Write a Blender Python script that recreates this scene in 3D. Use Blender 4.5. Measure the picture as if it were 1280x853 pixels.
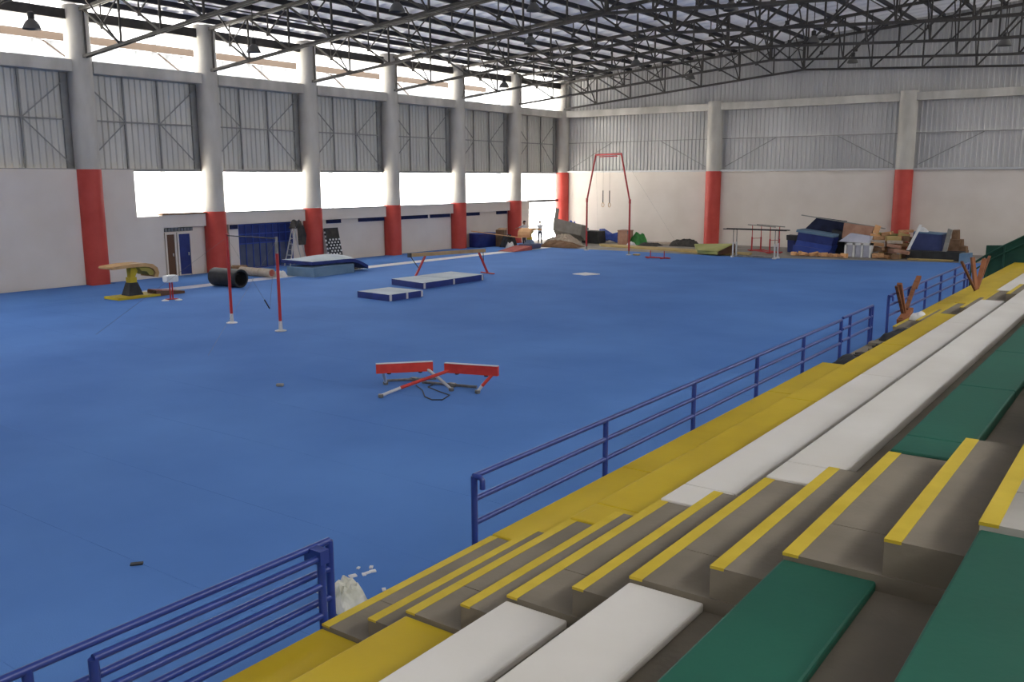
import bpy, bmesh, math, random
from mathutils import Vector, Matrix
for o in list(bpy.data.objects): bpy.data.objects.remove(o)
SC = bpy.context.scene
COL = SC.collection
RAD = math.radians
V3 = Vector

# ------------------------------------------------------------------ camera
CAM = V3((37.451, -21.068, 4.416)); YAW, PITCH, ROLL, FPX = -0.627816, 0.17686, -0.003823, 1131.43
_f = V3((math.sin(YAW)*math.cos(PITCH), math.cos(YAW)*math.cos(PITCH), -math.sin(PITCH)))
_r0 = V3((math.cos(YAW), -math.sin(YAW), 0)); _u0 = _r0.cross(_f)
_r = _r0*math.cos(ROLL)+_u0*math.sin(ROLL); _u = -_r0*math.sin(ROLL)+_u0*math.cos(ROLL)
cd = bpy.data.cameras.new('camera'); cam = bpy.data.objects.new('camera', cd); COL.objects.link(cam)
cd.sensor_width = 36; cd.lens = FPX/1280*36; cd.clip_end = 500; cd.clip_start = 0.05
m = Matrix.Identity(4)
for i in range(3): m[i][0] = _r[i]; m[i][1] = _u[i]; m[i][2] = -_f[i]; m[i][3] = CAM[i]
cam.matrix_world = m; SC.camera = cam
def ray(x, y): return _f+_r*((x-640)/FPX)-_u*((y-426.5)/FPX)
def onz(x, y, z=0.0): d = ray(x, y); return CAM+d*((z-CAM.z)/d.z)
def onx(x, y, X): d = ray(x, y); return CAM+d*((X-CAM.x)/d.x)
def ony(x, y, Y): d = ray(x, y); return CAM+d*((Y-CAM.y)/d.y)

# ------------------------------------------------------------------ world, exposure
w = bpy.data.worlds.new('overcast_sky'); SC.world = w; w.use_nodes = True
bg = w.node_tree.nodes['Background']; bg.inputs[0].default_value = (1.0, 0.985, 0.955, 1); bg.inputs[1].default_value = 1.0
vs = SC.view_settings; vs.view_transform = 'Standard'; vs.look = 'None'; vs.gamma = 1; vs.use_curve_mapping = False
vs.exposure = 3.05
S = 6.173; YF = 6*S; XR = 46.0; YB = -34.0; FC = 12.09
def portal(name, loc, rot, sx, sy):
    l = bpy.data.lights.new(name, 'AREA'); l.shape = 'RECTANGLE'; l.size = sx; l.size_y = sy; l.cycles.is_portal = True
    o = bpy.data.objects.new(name, l); COL.objects.link(o); o.location = loc; o.rotation_euler = rot
sl = bpy.data.lights.new('sun', 'SUN'); sl.energy = 9.0; sl.angle = RAD(3); sl.color = (1, .96, .9)
so = bpy.data.objects.new('sun', sl); COL.objects.link(so); so.location = (0, -60, 60)
so.rotation_euler = V3((-.06, .62, -1)).normalized().to_track_quat('-Z', 'Y').to_euler()
# daylight portals in the building's real openings (they emit nothing themselves)
portal('window_portal', (-0.3, 19.5, 3.9), (0, RAD(-90), 0), 2.1, 35.5)
portal('clerestory_portal', (-0.3, 1.5, 10.1), (0, RAD(-90), 0), 1.6, 71)
portal('gate_portal', (-0.3, 34.3, 1.4), (0, RAD(-90), 0), 2.8, 4.0)
portal('right_portal', (XR+0.1, 1.5, 11.25), (0, RAD(90), 0), 3.5, 71)

# ------------------------------------------------------------------ materials
def lin(c): c /= 255; return c/12.92 if c <= .04045 else ((c+.055)/1.055)**2.4
def rgb(c): return (lin(c[0]), lin(c[1]), lin(c[2]), 1)
MATS = {}
def mat(name, c, rough=.7, c2=None, scale=3.0, detail=4, metal=0.0, bump=0.0, bscale=40, stretch=None, lo=.35, hi=.65, spec=.4):
    if name in MATS: return MATS[name]
    M = bpy.data.materials.new(name); M.use_nodes = True; nt = M.node_tree; N = nt.nodes; L = nt.links
    b = N['Principled BSDF']; b.inputs['Roughness'].default_value = rough; b.inputs['Metallic'].default_value = metal
    b.inputs['Specular IOR Level'].default_value = spec
    b.inputs['Base Color'].default_value = rgb(c)
    if c2 or bump:
        tc = N.new('ShaderNodeTexCoord'); mp = N.new('ShaderNodeMapping'); L.new(tc.outputs['Object'], mp.inputs[0])
        if stretch: mp.inputs['Scale'].default_value = stretch
    if c2:
        n = N.new('ShaderNodeTexNoise'); n.inputs['Scale'].default_value = scale; n.inputs['Detail'].default_value = detail
        L.new(mp.outputs[0], n.inputs['Vector'])
        cr = N.new('ShaderNodeValToRGB'); cr.color_ramp.elements[0].position = lo; cr.color_ramp.elements[1].position = hi
        cr.color_ramp.elements[0].color = rgb(c); cr.color_ramp.elements[1].color = rgb(c2)
        L.new(n.outputs['Fac'], cr.inputs[0]); L.new(cr.outputs[0], b.inputs['Base Color'])
    if bump:
        n2 = N.new('ShaderNodeTexNoise'); n2.inputs['Scale'].default_value = bscale; n2.inputs['Detail'].default_value = 3
        L.new(mp.outputs[0], n2.inputs['Vector'])
        bp = N.new('ShaderNodeBump'); bp.inputs['Strength'].default_value = bump; bp.inputs['Distance'].default_value = .02
        L.new(n2.outputs['Fac'], bp.inputs['Height']); L.new(bp.outputs[0], b.inputs['Normal'])
    MATS[name] = M; return M
CARPET = mat('blue_carpet', (78, 119, 183), .95, (93, 136, 200), .22, 6, bump=.15, bscale=60, spec=.15, lo=.3, hi=.7)
CONC = mat('concrete', (150, 146, 138), .9, (172, 168, 160), 1.2, 6, bump=.2, bscale=12)
COLC = mat('column_concrete', (172, 168, 160), .85, (202, 198, 190), 1.0, 6, bump=.15, bscale=9, stretch=(1, 1, .35))
RED = mat('red_paint', (188, 66, 56), .55, (198, 76, 66), 1.5, 4)
WALL = mat('wall_paint', (216, 206, 196), .85, (224, 215, 206), .5, 5)
WALLD = mat('low_bounce_wall_paint', (96, 92, 84), .9, (108, 103, 95), .5, 5)  # tone of the unseen walls, darkened to cut bounce onto the bleachers
FLOORC = mat('bare_floor', (130, 124, 116), .9, (152, 146, 138), .8, 6)
CLAD = mat('cladding_metal', (194, 192, 186), .5, (208, 206, 200), .6, 5, metal=.1, stretch=(1, 1, .3))
CLADF = mat('cladding_metal_worn', (176, 175, 174), .55, (196, 195, 193), .4, 5, metal=.1, stretch=(1, 1, .25))
ROOFM = mat('roof_sheet', (222, 222, 228), .6, (230, 230, 236), .3, 3)
def translucent(M, f):
    nt = M.node_tree; N = nt.nodes; b = N['Principled BSDF']; out = N['Material Output']
    t = N.new('ShaderNodeBsdfTranslucent'); t.inputs[0].default_value = (.95, .95, 1, 1); mx = N.new('ShaderNodeMixShader'); mx.inputs[0].default_value = f
    nt.links.new(b.outputs[0], mx.inputs[1]); nt.links.new(t.outputs[0], mx.inputs[2]); nt.links.new(mx.outputs[0], out.inputs['Surface'])
translucent(ROOFM, .0048)
STEEL = mat('truss_steel', (58, 56, 54), .6, (76, 72, 68), 2, 3, metal=.3)
STEELD = mat('purlin_steel', (44, 44, 50), .6, (56, 56, 62), 2, 3, metal=.3)
GIRT = mat('girt_steel', (142, 141, 138), .6, (154, 153, 150), 2, 3, metal=.1)
SEATC = mat('tread_concrete', (116, 108, 94), .9, (132, 123, 108), 1.5, 6, bump=.2, bscale=25)
YEL = mat('yellow_seat_paint', (186, 158, 22), .5, (202, 174, 34), .8, 5, bump=.06, bscale=20)
YELN = mat('yellow_nosing_paint', (194, 168, 44), .6, (208, 182, 58), 4, 5)
WHT = mat('white_seat_paint', (212, 207, 198), .5, (222, 218, 210), .8, 5, bump=.05, bscale=20)
GRN = mat('green_seat_paint', (22, 82, 65), .55, (30, 94, 75), .9, 5, bump=.06, bscale=20)
RAIL = mat('blue_rail_paint', (36, 56, 130), .35, (44, 64, 138), 3, 3, spec=.6)
REDM = mat('red_metal', (206, 62, 48), .5, (190, 50, 42), 5, 3)
REDD = mat('dark_red_metal', (170, 38, 40), .5)
GREYM = mat('grey_metal', (140, 138, 134), .45, (110, 106, 100), 6, 3, metal=.5)
LMET = mat('light_metal', (196, 196, 196), .45, metal=.2)
DARKM = mat('dark_metal', (48, 46, 46), .5, metal=.4)
BLACK = mat('black_rubber', (34, 36, 38), .6, (48, 50, 54), 3, 4)
NAVY = mat('navy_vinyl', (26, 42, 104), .5, (34, 52, 120), 2, 4)
NAVYD = mat('dark_navy_cloth', (20, 26, 52), .8, (32, 40, 70), 2, 4)
BLUEV = mat('blue_vinyl', (38, 62, 140), .5, (48, 74, 156), 2, 4)
MATTOP = mat('pale_mat_top', (164, 176, 186), .7, (184, 194, 200), 1.2, 5)
GBLUE = mat('greyblue_vinyl', (92, 122, 148), .6, (112, 140, 162), 1.5, 4)
TAN = mat('tan_leather', (196, 158, 108), .6, (178, 140, 92), 3, 4)
PEACH = mat('peach_leather', (226, 176, 124), .6, (214, 160, 108), 3, 4)
YPAD = mat('yellow_pad', (200, 178, 44), .6, (184, 160, 36), 3, 4)
BEIGE = mat('beige_carpet', (186, 174, 158), .95, (168, 154, 136), 5, 4)
BROWN = mat('brown_stuff', (110, 84, 62), .9, (136, 106, 80), 3, 5)
PINKB = mat('pinkish_board', (178, 138, 116), .85, (156, 116, 96), 2, 4)
WOOD = mat('raw_wood', (196, 154, 112), .8, (166, 122, 84), 2, 5, stretch=(1, 6, 6))
WOODD = mat('dark_wood', (140, 92, 60), .8, (110, 68, 44), 2, 5, stretch=(1, 6, 6))
OCHRE = mat('ochre_carpet', (190, 166, 112), .95, (170, 148, 96), 1.5, 5)
OLIVE = mat('olive_carpet', (150, 156, 92), .95, (172, 170, 112), 1.0, 5)
GREENT = mat('green_tarp', (66, 146, 74), .7, (50, 120, 60), 3, 4)
BLUET = mat('blue_tarp', (34, 62, 148), .6, (50, 82, 170), 3, 4)
GREYB = mat('grey_board', (150, 148, 142), .8, (132, 130, 124), 2, 4)
WHITEP = mat('white_plastic', (226, 226, 224), .6, (212, 212, 210), 3, 3)
LILAC = mat('pale_lilac_panel', (176, 178, 192), .6, (192, 192, 204), 2, 3)
DGREEN = mat('dark_green_paint', (18, 62, 48), .6, (24, 72, 56), 2, 4)
BROWNP = mat('brown_paint', (104, 74, 56), .7)
DGREY = mat('dark_cloth', (52, 50, 48), .9, (72, 68, 64), 3, 4)
GRILLE = mat('grille_grey', (116, 118, 122), .7)
OUTW = mat('outside_white_sheet', (126, 130, 136), .7)
OUTG = mat('outside_ground', (206, 204, 198), .9, (216, 214, 208), .3, 4)
OUTB = mat('outside_beam', (58, 47, 38), .8)
SKIN = mat('skin', (150, 108, 84), .6); HAIR = mat('hair', (30, 24, 22), .8)
SHIRTW = mat('white_shirt', (224, 224, 226), .9); SHIRTG = mat('grey_shirt', (206, 206, 214), .9)
PANTS = mat('dark_trousers', (46, 50, 62), .9); SHOE = mat('shoe', (30, 30, 32), .7)

# ------------------------------------------------------------------ mesh helpers
def rz(a): return Matrix.Rotation(a, 3, 'Z')
class MB:
    def __init__(s): s.v = []; s.f = []
    def add(s, vs_, fs_):
        n = len(s.v); s.v += [V3(p) for p in vs_]; s.f += [tuple(i+n for i in q) for q in fs_]; return s
    def box(s, c, d, R=None, bev=0.0):
        c = V3(c)
        if bev > 0:
            bm = bmesh.new(); bmesh.ops.create_cube(bm, size=1)
            for v in bm.verts: v.co = V3((v.co.x*d[0], v.co.y*d[1], v.co.z*d[2]))
            bmesh.ops.bevel(bm, geom=bm.edges[:], offset=bev, segments=2, affect='EDGES', profile=.5)
            bm.verts.index_update()
            vs_ = [v.co.copy() for v in bm.verts]; fs_ = [[v.index for v in f.verts] for f in bm.faces]; bm.free()
        else:
            vs_ = [V3((x*d[0]/2, y*d[1]/2, z*d[2]/2)) for x in (-1, 1) for y in (-1, 1) for z in (-1, 1)]
            fs_ = [(0, 1, 3, 2), (4, 6, 7, 5), (0, 4, 5, 1), (2, 3, 7, 6), (0, 2, 6, 4), (1, 5, 7, 3)]
        if R is not None: vs_ = [R @ v for v in vs_]
        return s.add([v+c for v in vs_], fs_)
    def span(s, a, b, bev=0.0):
        a = V3(a); b = V3(b); return s.box((a+b)/2, [abs(q) for q in (b-a)], None, bev)
    def bar(s, p, q, w_, h_, up=(0, 0, 1)):
        p = V3(p); q = V3(q); d = (q-p); L = d.length; d.normalize(); up = V3(up)
        if abs(d.dot(up)) > .99: up = V3((0, 1, 0)) if abs(d.y) < .9 else V3((1, 0, 0))
        a = up.cross(d).normalized(); b = d.cross(a)
        R = Matrix((d, a, b)).transposed()
        return s.box((p+q)/2, (L, w_, h_), R)
    def tube(s, p, q, r, r2=None, n=10): return s.path([p, q], [r, r if r2 is None else r2], n)
    def path(s, pts, r, n=10, closed=False, caps=True):
        pts = [V3(p) for p in pts]; K = len(pts)
        rs = list(r) if hasattr(r, '__len__') else [r]*K
        vs_ = []; fs_ = []
        up0 = None
        for i in range(K):
            if closed: t = pts[(i+1) % K]-pts[i-1]
            else: t = pts[min(i+1, K-1)]-pts[max(i-1, 0)]
            t.normalize()
            if up0 is None:
                up0 = V3((0, 0, 1)) if abs(t.z) < .9 else V3((1, 0, 0))
            a = up0.cross(t).normalized(); b = t.cross(a); up0 = b
            for k in range(n):
                an = 2*math.pi*k/n; vs_.append(pts[i]+a*(math.cos(an)*rs[i])+b*(math.sin(an)*rs[i]))
        for i in range(K if closed else K-1):
            j = (i+1) % K
            for k in range(n): fs_.append((i*n+k, i*n+(k+1) % n, j*n+(k+1) % n, j*n+k))
        if caps and not closed:
            fs_.append(tuple(range(n))); fs_.append(tuple((K-1)*n+k for k in range(n)))
        return s.add(vs_, fs_)
    def lathe(s, prof, c, n=20, caps=True):
        c = V3(c); vs_ = []; fs_ = []; K = len(prof)
        for (r, z) in prof:
            for k in range(n):
                an = 2*math.pi*k/n; vs_.append(c+V3((r*math.cos(an), r*math.sin(an), z)))
        for i in range(K-1):
            for k in range(n): fs_.append((i*n+k, i*n+(k+1) % n, (i+1)*n+(k+1) % n, (i+1)*n+k))
        if caps: fs_.append(tuple(range(n))); fs_.append(tuple((K-1)*n+k for k in range(n)))
        return s.add(vs_, fs_)
    def hull(s, low, high):   # prism between two same-length rings
        n = len(low); fs_ = [tuple(range(n)), tuple(n+i for i in range(n))]
        for k in range(n): fs_.append((k, (k+1) % n, n+(k+1) % n, n+k))
        return s.add(list(low)+list(high), fs_)
    def slab(s, corners, z0, z1):
        return s.hull([(c[0], c[1], z0) for c in corners], [(c[0], c[1], z1) for c in corners])
    def build(s, name, material, parent=None, smooth=False, origin=None):
        if parent is not None:
            org = V3((0, 0, 0)); p = parent
            while p is not None: org += p.location; p = p.parent
        elif origin is not None: org = V3(origin)
        else:
            mn = [min(v[i] for v in s.v) for i in range(3)]; mx = [max(v[i] for v in s.v) for i in range(3)]
            org = V3(((mn[0]+mx[0])/2, (mn[1]+mx[1])/2, mn[2]))
        me = bpy.data.meshes.new(name); me.from_pydata([tuple(v-org) for v in s.v], [], s.f)
        bm = bmesh.new(); bm.from_mesh(me); bmesh.ops.recalc_face_normals(bm, faces=bm.faces); bm.to_mesh(me); bm.free()
        me.materials.append(material)
        if smooth:
            for p in me.polygons: p.use_smooth = True
            me.set_sharp_from_angle(angle=RAD(40))
        o = bpy.data.objects.new(name, me); COL.objects.link(o)
        if parent is not None: o.parent = parent
        else: o.location = org
        return o
def thing(name, label, cat, loc, group=None):
    o = bpy.data.objects.new(name, None); COL.objects.link(o); o.location = loc; o.empty_display_size = .2
    return tag(o, label, cat, group)
def tag(o, label, cat, group=None):
    o['label'] = label; o['category'] = cat
    if group: o['group'] = group
    return o
def struct(o, label=None):
    o['kind'] = 'structure'
    if label: o['label'] = label
    return o
def copy_tree(o, off=(0, 0, 0), parent=None):
    c = o.copy(); COL.objects.link(c); c.parent = parent
    c.location = o.location+V3(off) if parent is None else o.location
    for ch in list(o.children): copy_tree(ch, off, c)
    return c
def root_at(p, z=0.0): return V3((p[0], p[1], z))

# ------------------------------------------------------------------ heights
HW, HT0, HT1 = 4.9, 8.85, 9.33
def roof(x): return 11.62+.078*x if x <= 36 else 11.62+.078*36-(x-36)*.078
def botz(x):
    P = [(0, 9.42), (18, 11.03), (30, 10.4), (46, 10.2)]
    for (a, za), (b, zb) in zip(P, P[1:]):
        if x <= b: return za+(zb-za)*(x-a)/(b-a)
    return P[-1][1]
def topz(x): return roof(x)-.34

# ------------------------------------------------------------------ floor and ground
o = struct(MB().span((-.4, YB, -.3), (XR, YF+.3, 0)).build('floor', FLOORC), 'bare grey concrete floor under the carpet and along the walls')
o = struct(MB().span((-60, YB-30, -.34), (-.4, YF+40, -.04)).build('ground', OUTG), 'pale concrete ground outside the open gate')
# carpet, laid as long strips
carpet = thing('carpet', 'large blue carpet covering the hall floor in long strips', 'carpet', (18, 0, 0))
XC0, XC1 = 5.4, 32.4
yfar = lambda x: 28.3 if x < 19 else 28.3+(x-19)*.28
y = onz(170, 705).y-10*2.0
while y > YB+.1: y -= 2.0
while y < 31.5:
    a = max(y+.002, YB+.1); b = y+1.998; y += 2.0
    if b <= 28.3: C4 = [(XC0, a), (XC1, a), (XC1, b), (XC0, b)]
    else:
        xa = XC0 if a < 28.3 else 19+(a-28.3)/.28; xb = 19+(b-28.3)/.28
        if xa > XC1-.3: break
        C4 = [(xa, a), (XC1, a), (XC1, min(b, yfar(XC1))), (min(xb, XC1-.05), min(b, yfar(XC1)))]
        if a < 28.3: C4 += [(19, 28.3), (XC0, 28.3)]
    MB().slab(C4, .001, .03).build('carpet_strip', CARPET, carpet)
# runway beside the wall and carpet beyond it
MB().span((3.95, 9.0, .001), (4.85, 28.3, .032)).build('white_runway_strip', WHITEP, carpet)
MB().span((3.95, -1.2, .001), (4.85, 8.98, .028)).build('white_runway_strip', LILAC, carpet)
MB().span((4.87, YB+.1, .001), (5.38, 28.3, .03)).build('carpet_strip', CARPET, carpet)
MB().span((3.95, YB+.1, .001), (4.85, -1.22, .03)).build('carpet_strip', CARPET, carpet)
MB().span((2.4, YB+.1, .001), (3.93, 28.3, .03)).build('carpet_strip', CARPET, carpet)
MB().span((.56, YB+.1, .001), (2.39, 31.0, .03)).build('carpet_strip', CARPET, carpet)
for k in range(-6, 5):
    MB().span((.02, max(YB+.1, k*S+.54), .001), (.555, (k+1)*S-.54, .03)).build('carpet_strip', CARPET, carpet)

# ------------------------------------------------------------------ walls
XW = 0.0
mb = MB().span((-.3, YB, 0), (XW, 2.1, HW)).span((-.3, 2.1, 0), (XW, 3.35, 2.82))
mb.span((-.3, 3.35, 2.28), (XW, YF-4.3, 2.86))
struct(mb.build('wall_left', WALL), 'white painted lower wall with long window opening')
wl = bpy.data.objects['wall_left']
mb = MB().span((-1.0, 3.0, 0), (-.26, YF-4.3, 2.27)).span((-.26, 6.95, 0), (-.02, 7.5, 2.27)).span((-.26, 12.6, 0), (-.1, 13.2, 2.27)).span((-.26, 31.6, 0), (-.02, 32.7, 2.27))
mb.build('recessed_wall', WALL, wl)
MB().span((-1.0, 2.95, 2.28), (-.3, YF-4.3, 2.42)).span((-1.0, 2.95, 0), (-.3, 3.0, 2.42)).build('leak_cover', WALL, wl)  # added slab and end piece, closing the recess top against leaking daylight
MB().span((-.32, 3.3, 2.86), (.1, 6.0, 2.93)).build('sill_capping', BROWN, wl)
MB().span((-.32, 6.0, 2.86), (.06, YF-4.3, 2.9)).build('sill_capping', GIRT, wl)
MB().span((-.2, YF-4.3, 2.78), (-.05, YF-.4, 2.94)).build('gate_rail', DARKM, wl)
# far wall
struct(MB().span((-.3, YF+.1, 0), (XR, YF+.4, HW)).build('wall_far', WALL), 'white painted lower end wall')
wf = bpy.data.objects['wall_far']
def corrugated(name, path_a, path_b, top, bot, nrm, pitch, dep, material, parent):
    # vertical ribbed sheet from a to b (2d points), bot/top functions of 0..1
    a = V3((path_a[0], path_a[1], 0)); b = V3((path_b[0], path_b[1], 0)); L = (b-a).length; n = int(L/pitch); nv = V3((nrm[0], nrm[1], 0))
    us = []
    for i in range(n):
        u = i*pitch
        us += [(u, 0), (u+pitch*.55, 0), (u+pitch*.68, 1), (u+pitch*.87, 1)]
    us.append((n*pitch, 0)); us.append((L, 0))
    vs_ = []; fs_ = []
    for (u, k) in us:
        t = u/L; p = a+(b-a)*t+nv*(dep*k)
        vs_ += [V3((p.x, p.y, bot(t))), V3((p.x, p.y, top(t)))]
    for i in range(len(us)-1): fs_.append((2*i, 2*i+2, 2*i+3, 2*i+1))
    return MB().add(vs_, fs_).build(name, material, parent)
corrugated('ribbed_sheet', (-.3, YF+.3), (XR, YF+.3), lambda t: 7.05, lambda t: HW, (0, -1), .28, .06, CLADF, wf)
corrugated('ribbed_sheet', (-.3, YF+.34), (XR, YF+.34), lambda t: roof(-.3+t*(XR+.3))+.12, lambda t: 7.0, (0, -1), .28, .06, CLADF, wf)
MB().span((0, YF-.1, HW-.02), (XR, YF+.3, HW+.1)).build('wall_ledge', LMET, wf)
MB().span((.4, YF+.17, 7.0), (XR, YF+.23, 7.06)).build('girt', GIRT, wf)
for k in range(3):
    x0 = k*FC+.5; x1 = min((k+1)*FC-.5, XR)
    for (p, q) in (((x0+.2, 5.2), (x0+3.6, 7.0)), ((x1-.2, 5.2), (x1-3.6, 7.0))):
        MB().bar((p[0], YF+.2, p[1]), (q[0], YF+.2, q[1]), .04, .05).build('brace_rod', GIRT, wf)
for k in range(4):
    x0 = k*FC+.44; x1 = min((k+1)*FC-.44, XR)
    MB().span((x0, YF-.2, HT0+.02), (x1, YF+.12, HT1)).build('tie_beam', COLC, wf)
# right and back walls, out of view, darkened to cut bounce light; clerestory right only
struct(MB().span((XR, YB, 0), (XR+.3, YF+.4, 9.5)).span((XR, YB, 13.0), (XR+.3, YF+.4, 13.6)).build('wall_right', WALLD), 'plain wall behind the top of the bleachers')
struct(MB().span((-.3, YB-.3, 0), (XR+.3, YB, 13.2)).build('wall_back', WALLD), 'plain back wall of the hall')

# left wall bays: tie beams, cladding, clerestory, eave beam
for k in range(-2, 6):
    y0 = k*S+.46; y1 = (k+1)*S-.46
    MB().span((-.5, y0, HT0), (.28, y1, HT1)).build('tie_beam', COLC, wl)
    MB().span((-.35, y0-.1, 10.92), (.12, y1+.1, 11.32)).build('eave_beam', STEEL, wl)
    corrugated('ribbed_sheet', (-.42, y0-.46), (-.42, y1+.46), lambda t: HT0+.02, lambda t: HW-.05, (1, 0), .28, .06, CLAD, wl)
    ya = y0+.3*(y1-y0); yb_ = y0+.62*(y1-y0); zm = 6.95; xg = -.28
    for yy in (ya, yb_): MB().span((xg-.05, yy-.03, HW), (xg+.03, yy+.03, HT0)).build('sheeting_post', GIRT, wl)
    MB().span((xg-.05, y0-.3, zm-.03), (xg+.03, y1+.3, zm+.03)).build('girt', GIRT, wl)
    MB().span((xg-.1, y0-.3, HW-.08), (xg+.12, y1+.3, HW+.04)).build('girt', GIRT, wl)
    for (p, q) in (((y0-.1, HT0-.4), (ya, zm)), ((ya, zm), (y0-.1, HW+.5)), ((y1, HT0-.2), (yb_, zm)), ((yb_, zm), (y1, HW+.1))):
        MB().bar((xg+.05, p[0], p[1]), (xg+.05, q[0], q[1]), .035, .045).build('brace_rod', GIRT, wl)
    # strip darker than the sheeting, beside the column
    MB().span((-.4, y1-.25, HW), (-.3, y1+.3, HT0)).build('bay_end_strip', GIRT, wl)

# columns
def column(x, y, hred, ztop, label, group=None):
    t = thing('column', label, 'column', (x, y, 0), group)
    MB().lathe([(.5, hred), (.5, ztop)], (x, y, 0), 28).build('shaft', COLC, t, True)
    MB().lathe([(.515, 0), (.515, hred-.01), (.5, hred)], (x, y, 0), 28).build('red_band', RED, t, True)
    for zj in (hred+2.0, hred+4.0):
        if zj < ztop-.5: MB().lathe([(.502, zj), (.506, zj+.02), (.502, zj+.04)], (x, y, 0), 28, False).build('casting_joint', COLC, t, True)
    return t
for k in range(-1, 6):
    if k <= 0: column(0, k*S, HW, 11.5, 'thick concrete column painted red to cladding height on solid wall' if k == 0 else 'concrete column painted red along the solid wall beyond the vault table')
    else: column(0, k*S, 2.95, 11.5, {1: 'column painted red to sill height between recessed doors and navy gate', 2: 'column painted red to sill height behind the leaning dotted panel', 3: 'column painted red to sill height between crash mats and balance beam', 4: 'column painted red to sill height beside the blue foam block', 5: 'column painted red to sill height behind the black bag near gate'}[k], 'sill-height red columns on window wall')
column(0, YF, HW, 11.5, 'corner concrete column painted red to cladding height beside the open gate')
column(FC, YF, HW, 9.45, 'end wall concrete column painted red behind the olive carpet')
column(2*FC, YF, HW, 9.45, 'end wall concrete column painted red behind the debris pile')
column(3*FC, YF, HW, 9.45, 'end wall concrete column painted red beyond the bleachers')

# doors and vents of the recessed rooms
def door(n, y0, y1, material, label):
    o = struct(MB().span((-.27, y0, .05), (-.22, y1, 1.95)).build('door_%d' % n, material), label)
    MB().span((-.27, y0-.08, .0), (-.18, y0, 2.03)).span((-.27, y1, 0), (-.18, y1+.08, 2.03)).span((-.27, y0, 1.95), (-.18, y1, 2.03)).build('door_frame', WALL, o)
    MB().box((-.2, y1-.1, 1.0), (.04, .04, .14)).build('door_handle', LMET, o)
door(1, 3.62, 4.02, BROWNP, 'narrow brown door in recessed white wall')
door(2, 4.25, 4.85, NAVY, 'navy blue door beside narrow brown door')
v = thing('block_vent', 'row of glass block vents above the narrow doors', 'vent', (-.25, 4.2, 2.08))
for i in range(9):
    MB().box((-.24, 3.62+i*.17, 2.16), (.07, .14, .17), None, .015).build('block', GRILLE, v)
slots = [(7.0, 7.45), (13.53, 14.6), (15.96, 18.1), (19.4, 21.95), (22.2, 24.1), (25.4, 27.2), (29.1, 30.3)]
for i, (a, b) in enumerate(slots):
    xx = -.0 if i == 0 else -.24
    o = struct(MB().span((xx-.03, a, 2.07), (xx+.03, b, 2.26)).build('window_%d' % (i+1), NAVYD), 'narrow dark louvre window under the lintel')
    MB().span((xx, a, 2.055), (xx+.05, b, 2.075)).build('window_frame', NAVY, o)
    for j in range(3): MB().box((xx+.035, (a+b)/2, 2.11+j*.05), (.03, b-a-.04, .008), Matrix.Rotation(.5, 3, 'Y')).build('louvre', NAVY, o)
# big navy gate with mesh
g = thing('mesh_gate', 'large navy panelled gate with grey lower half under the lintel', 'gate', (-.3, 9.1, 0))
gy0, gy1 = 7.6, 11.0
for j in range(4):
    a = gy0+.05+j*(gy1-gy0-.1)/4; b = a+(gy1-gy0-.1)/4-.03
    MB().span((-.22, a, 1.3), (-.17, b, 2.2)).build('gate_panel', NAVY, g)
    MB().span((-.22, a, .08), (-.17, b, 1.26)).build('gate_panel', mat('gate_grey', (72, 80, 104), .7, (84, 92, 116), 2, 3), g)
for zz in (.05, 1.28, 1.75, 2.23): MB().span((-.2, gy0, zz-.025), (-.13, gy1, zz+.025)).build('gate_bar', BLUEV, g)
for j in range(9):
    yy = gy0+j*(gy1-gy0)/8; MB().span((-.2, yy-.02, .03), (-.13, yy+.02, 2.25)).build('gate_bar', BLUEV, g)
# open gate area: leaf folded back on the outside
t = thing('gate_leaf', 'pale sheet gate leaf swung open outside the doorway', 'gate', (-.9, 32.6, -.04))
MB().span((-3.4, 32.5, .02), (-1.2, 32.56, 2.7)).build('leaf_sheet', OUTW, t)
for xx in (-3.4, -2.3, -1.25): MB().span((xx, 32.56, 0), (xx+.06, 32.62, 2.7)).build('leaf_bar', LMET, t)

# canopy outside the clerestory
t = thing('outside_canopy', 'white sheeted canopy with brown beams outside the high windows', 'canopy', (-7, 1.5, -.04))
corrugated('canopy_sheet', (-7.5, YB), (-7.5, YF), lambda q: 11.15, lambda q: 8.8, (1, 0), .9, .05, OUTW, t)
MB().span((-7.4, YB, 11.15), (-7.1, YF, 11.5)).build('canopy_beam', OUTB, t)
MB().span((-7.0, YB, 12.35), (-6.8, YF, 12.5)).build('canopy_beam', OUTB, t)
for k in range(-4, 7):
    MB().span((-7.9, k*S+2.2, -.04), (-7.6, k*S+2.5, 12.4)).build('canopy_post', OUTW, t)
    MB().bar((-7.35, k*S+2.4, 11.1), (-7.35, k*S+5.4, 9.2), .06, .06).build('canopy_brace', OUTB, t)

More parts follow.
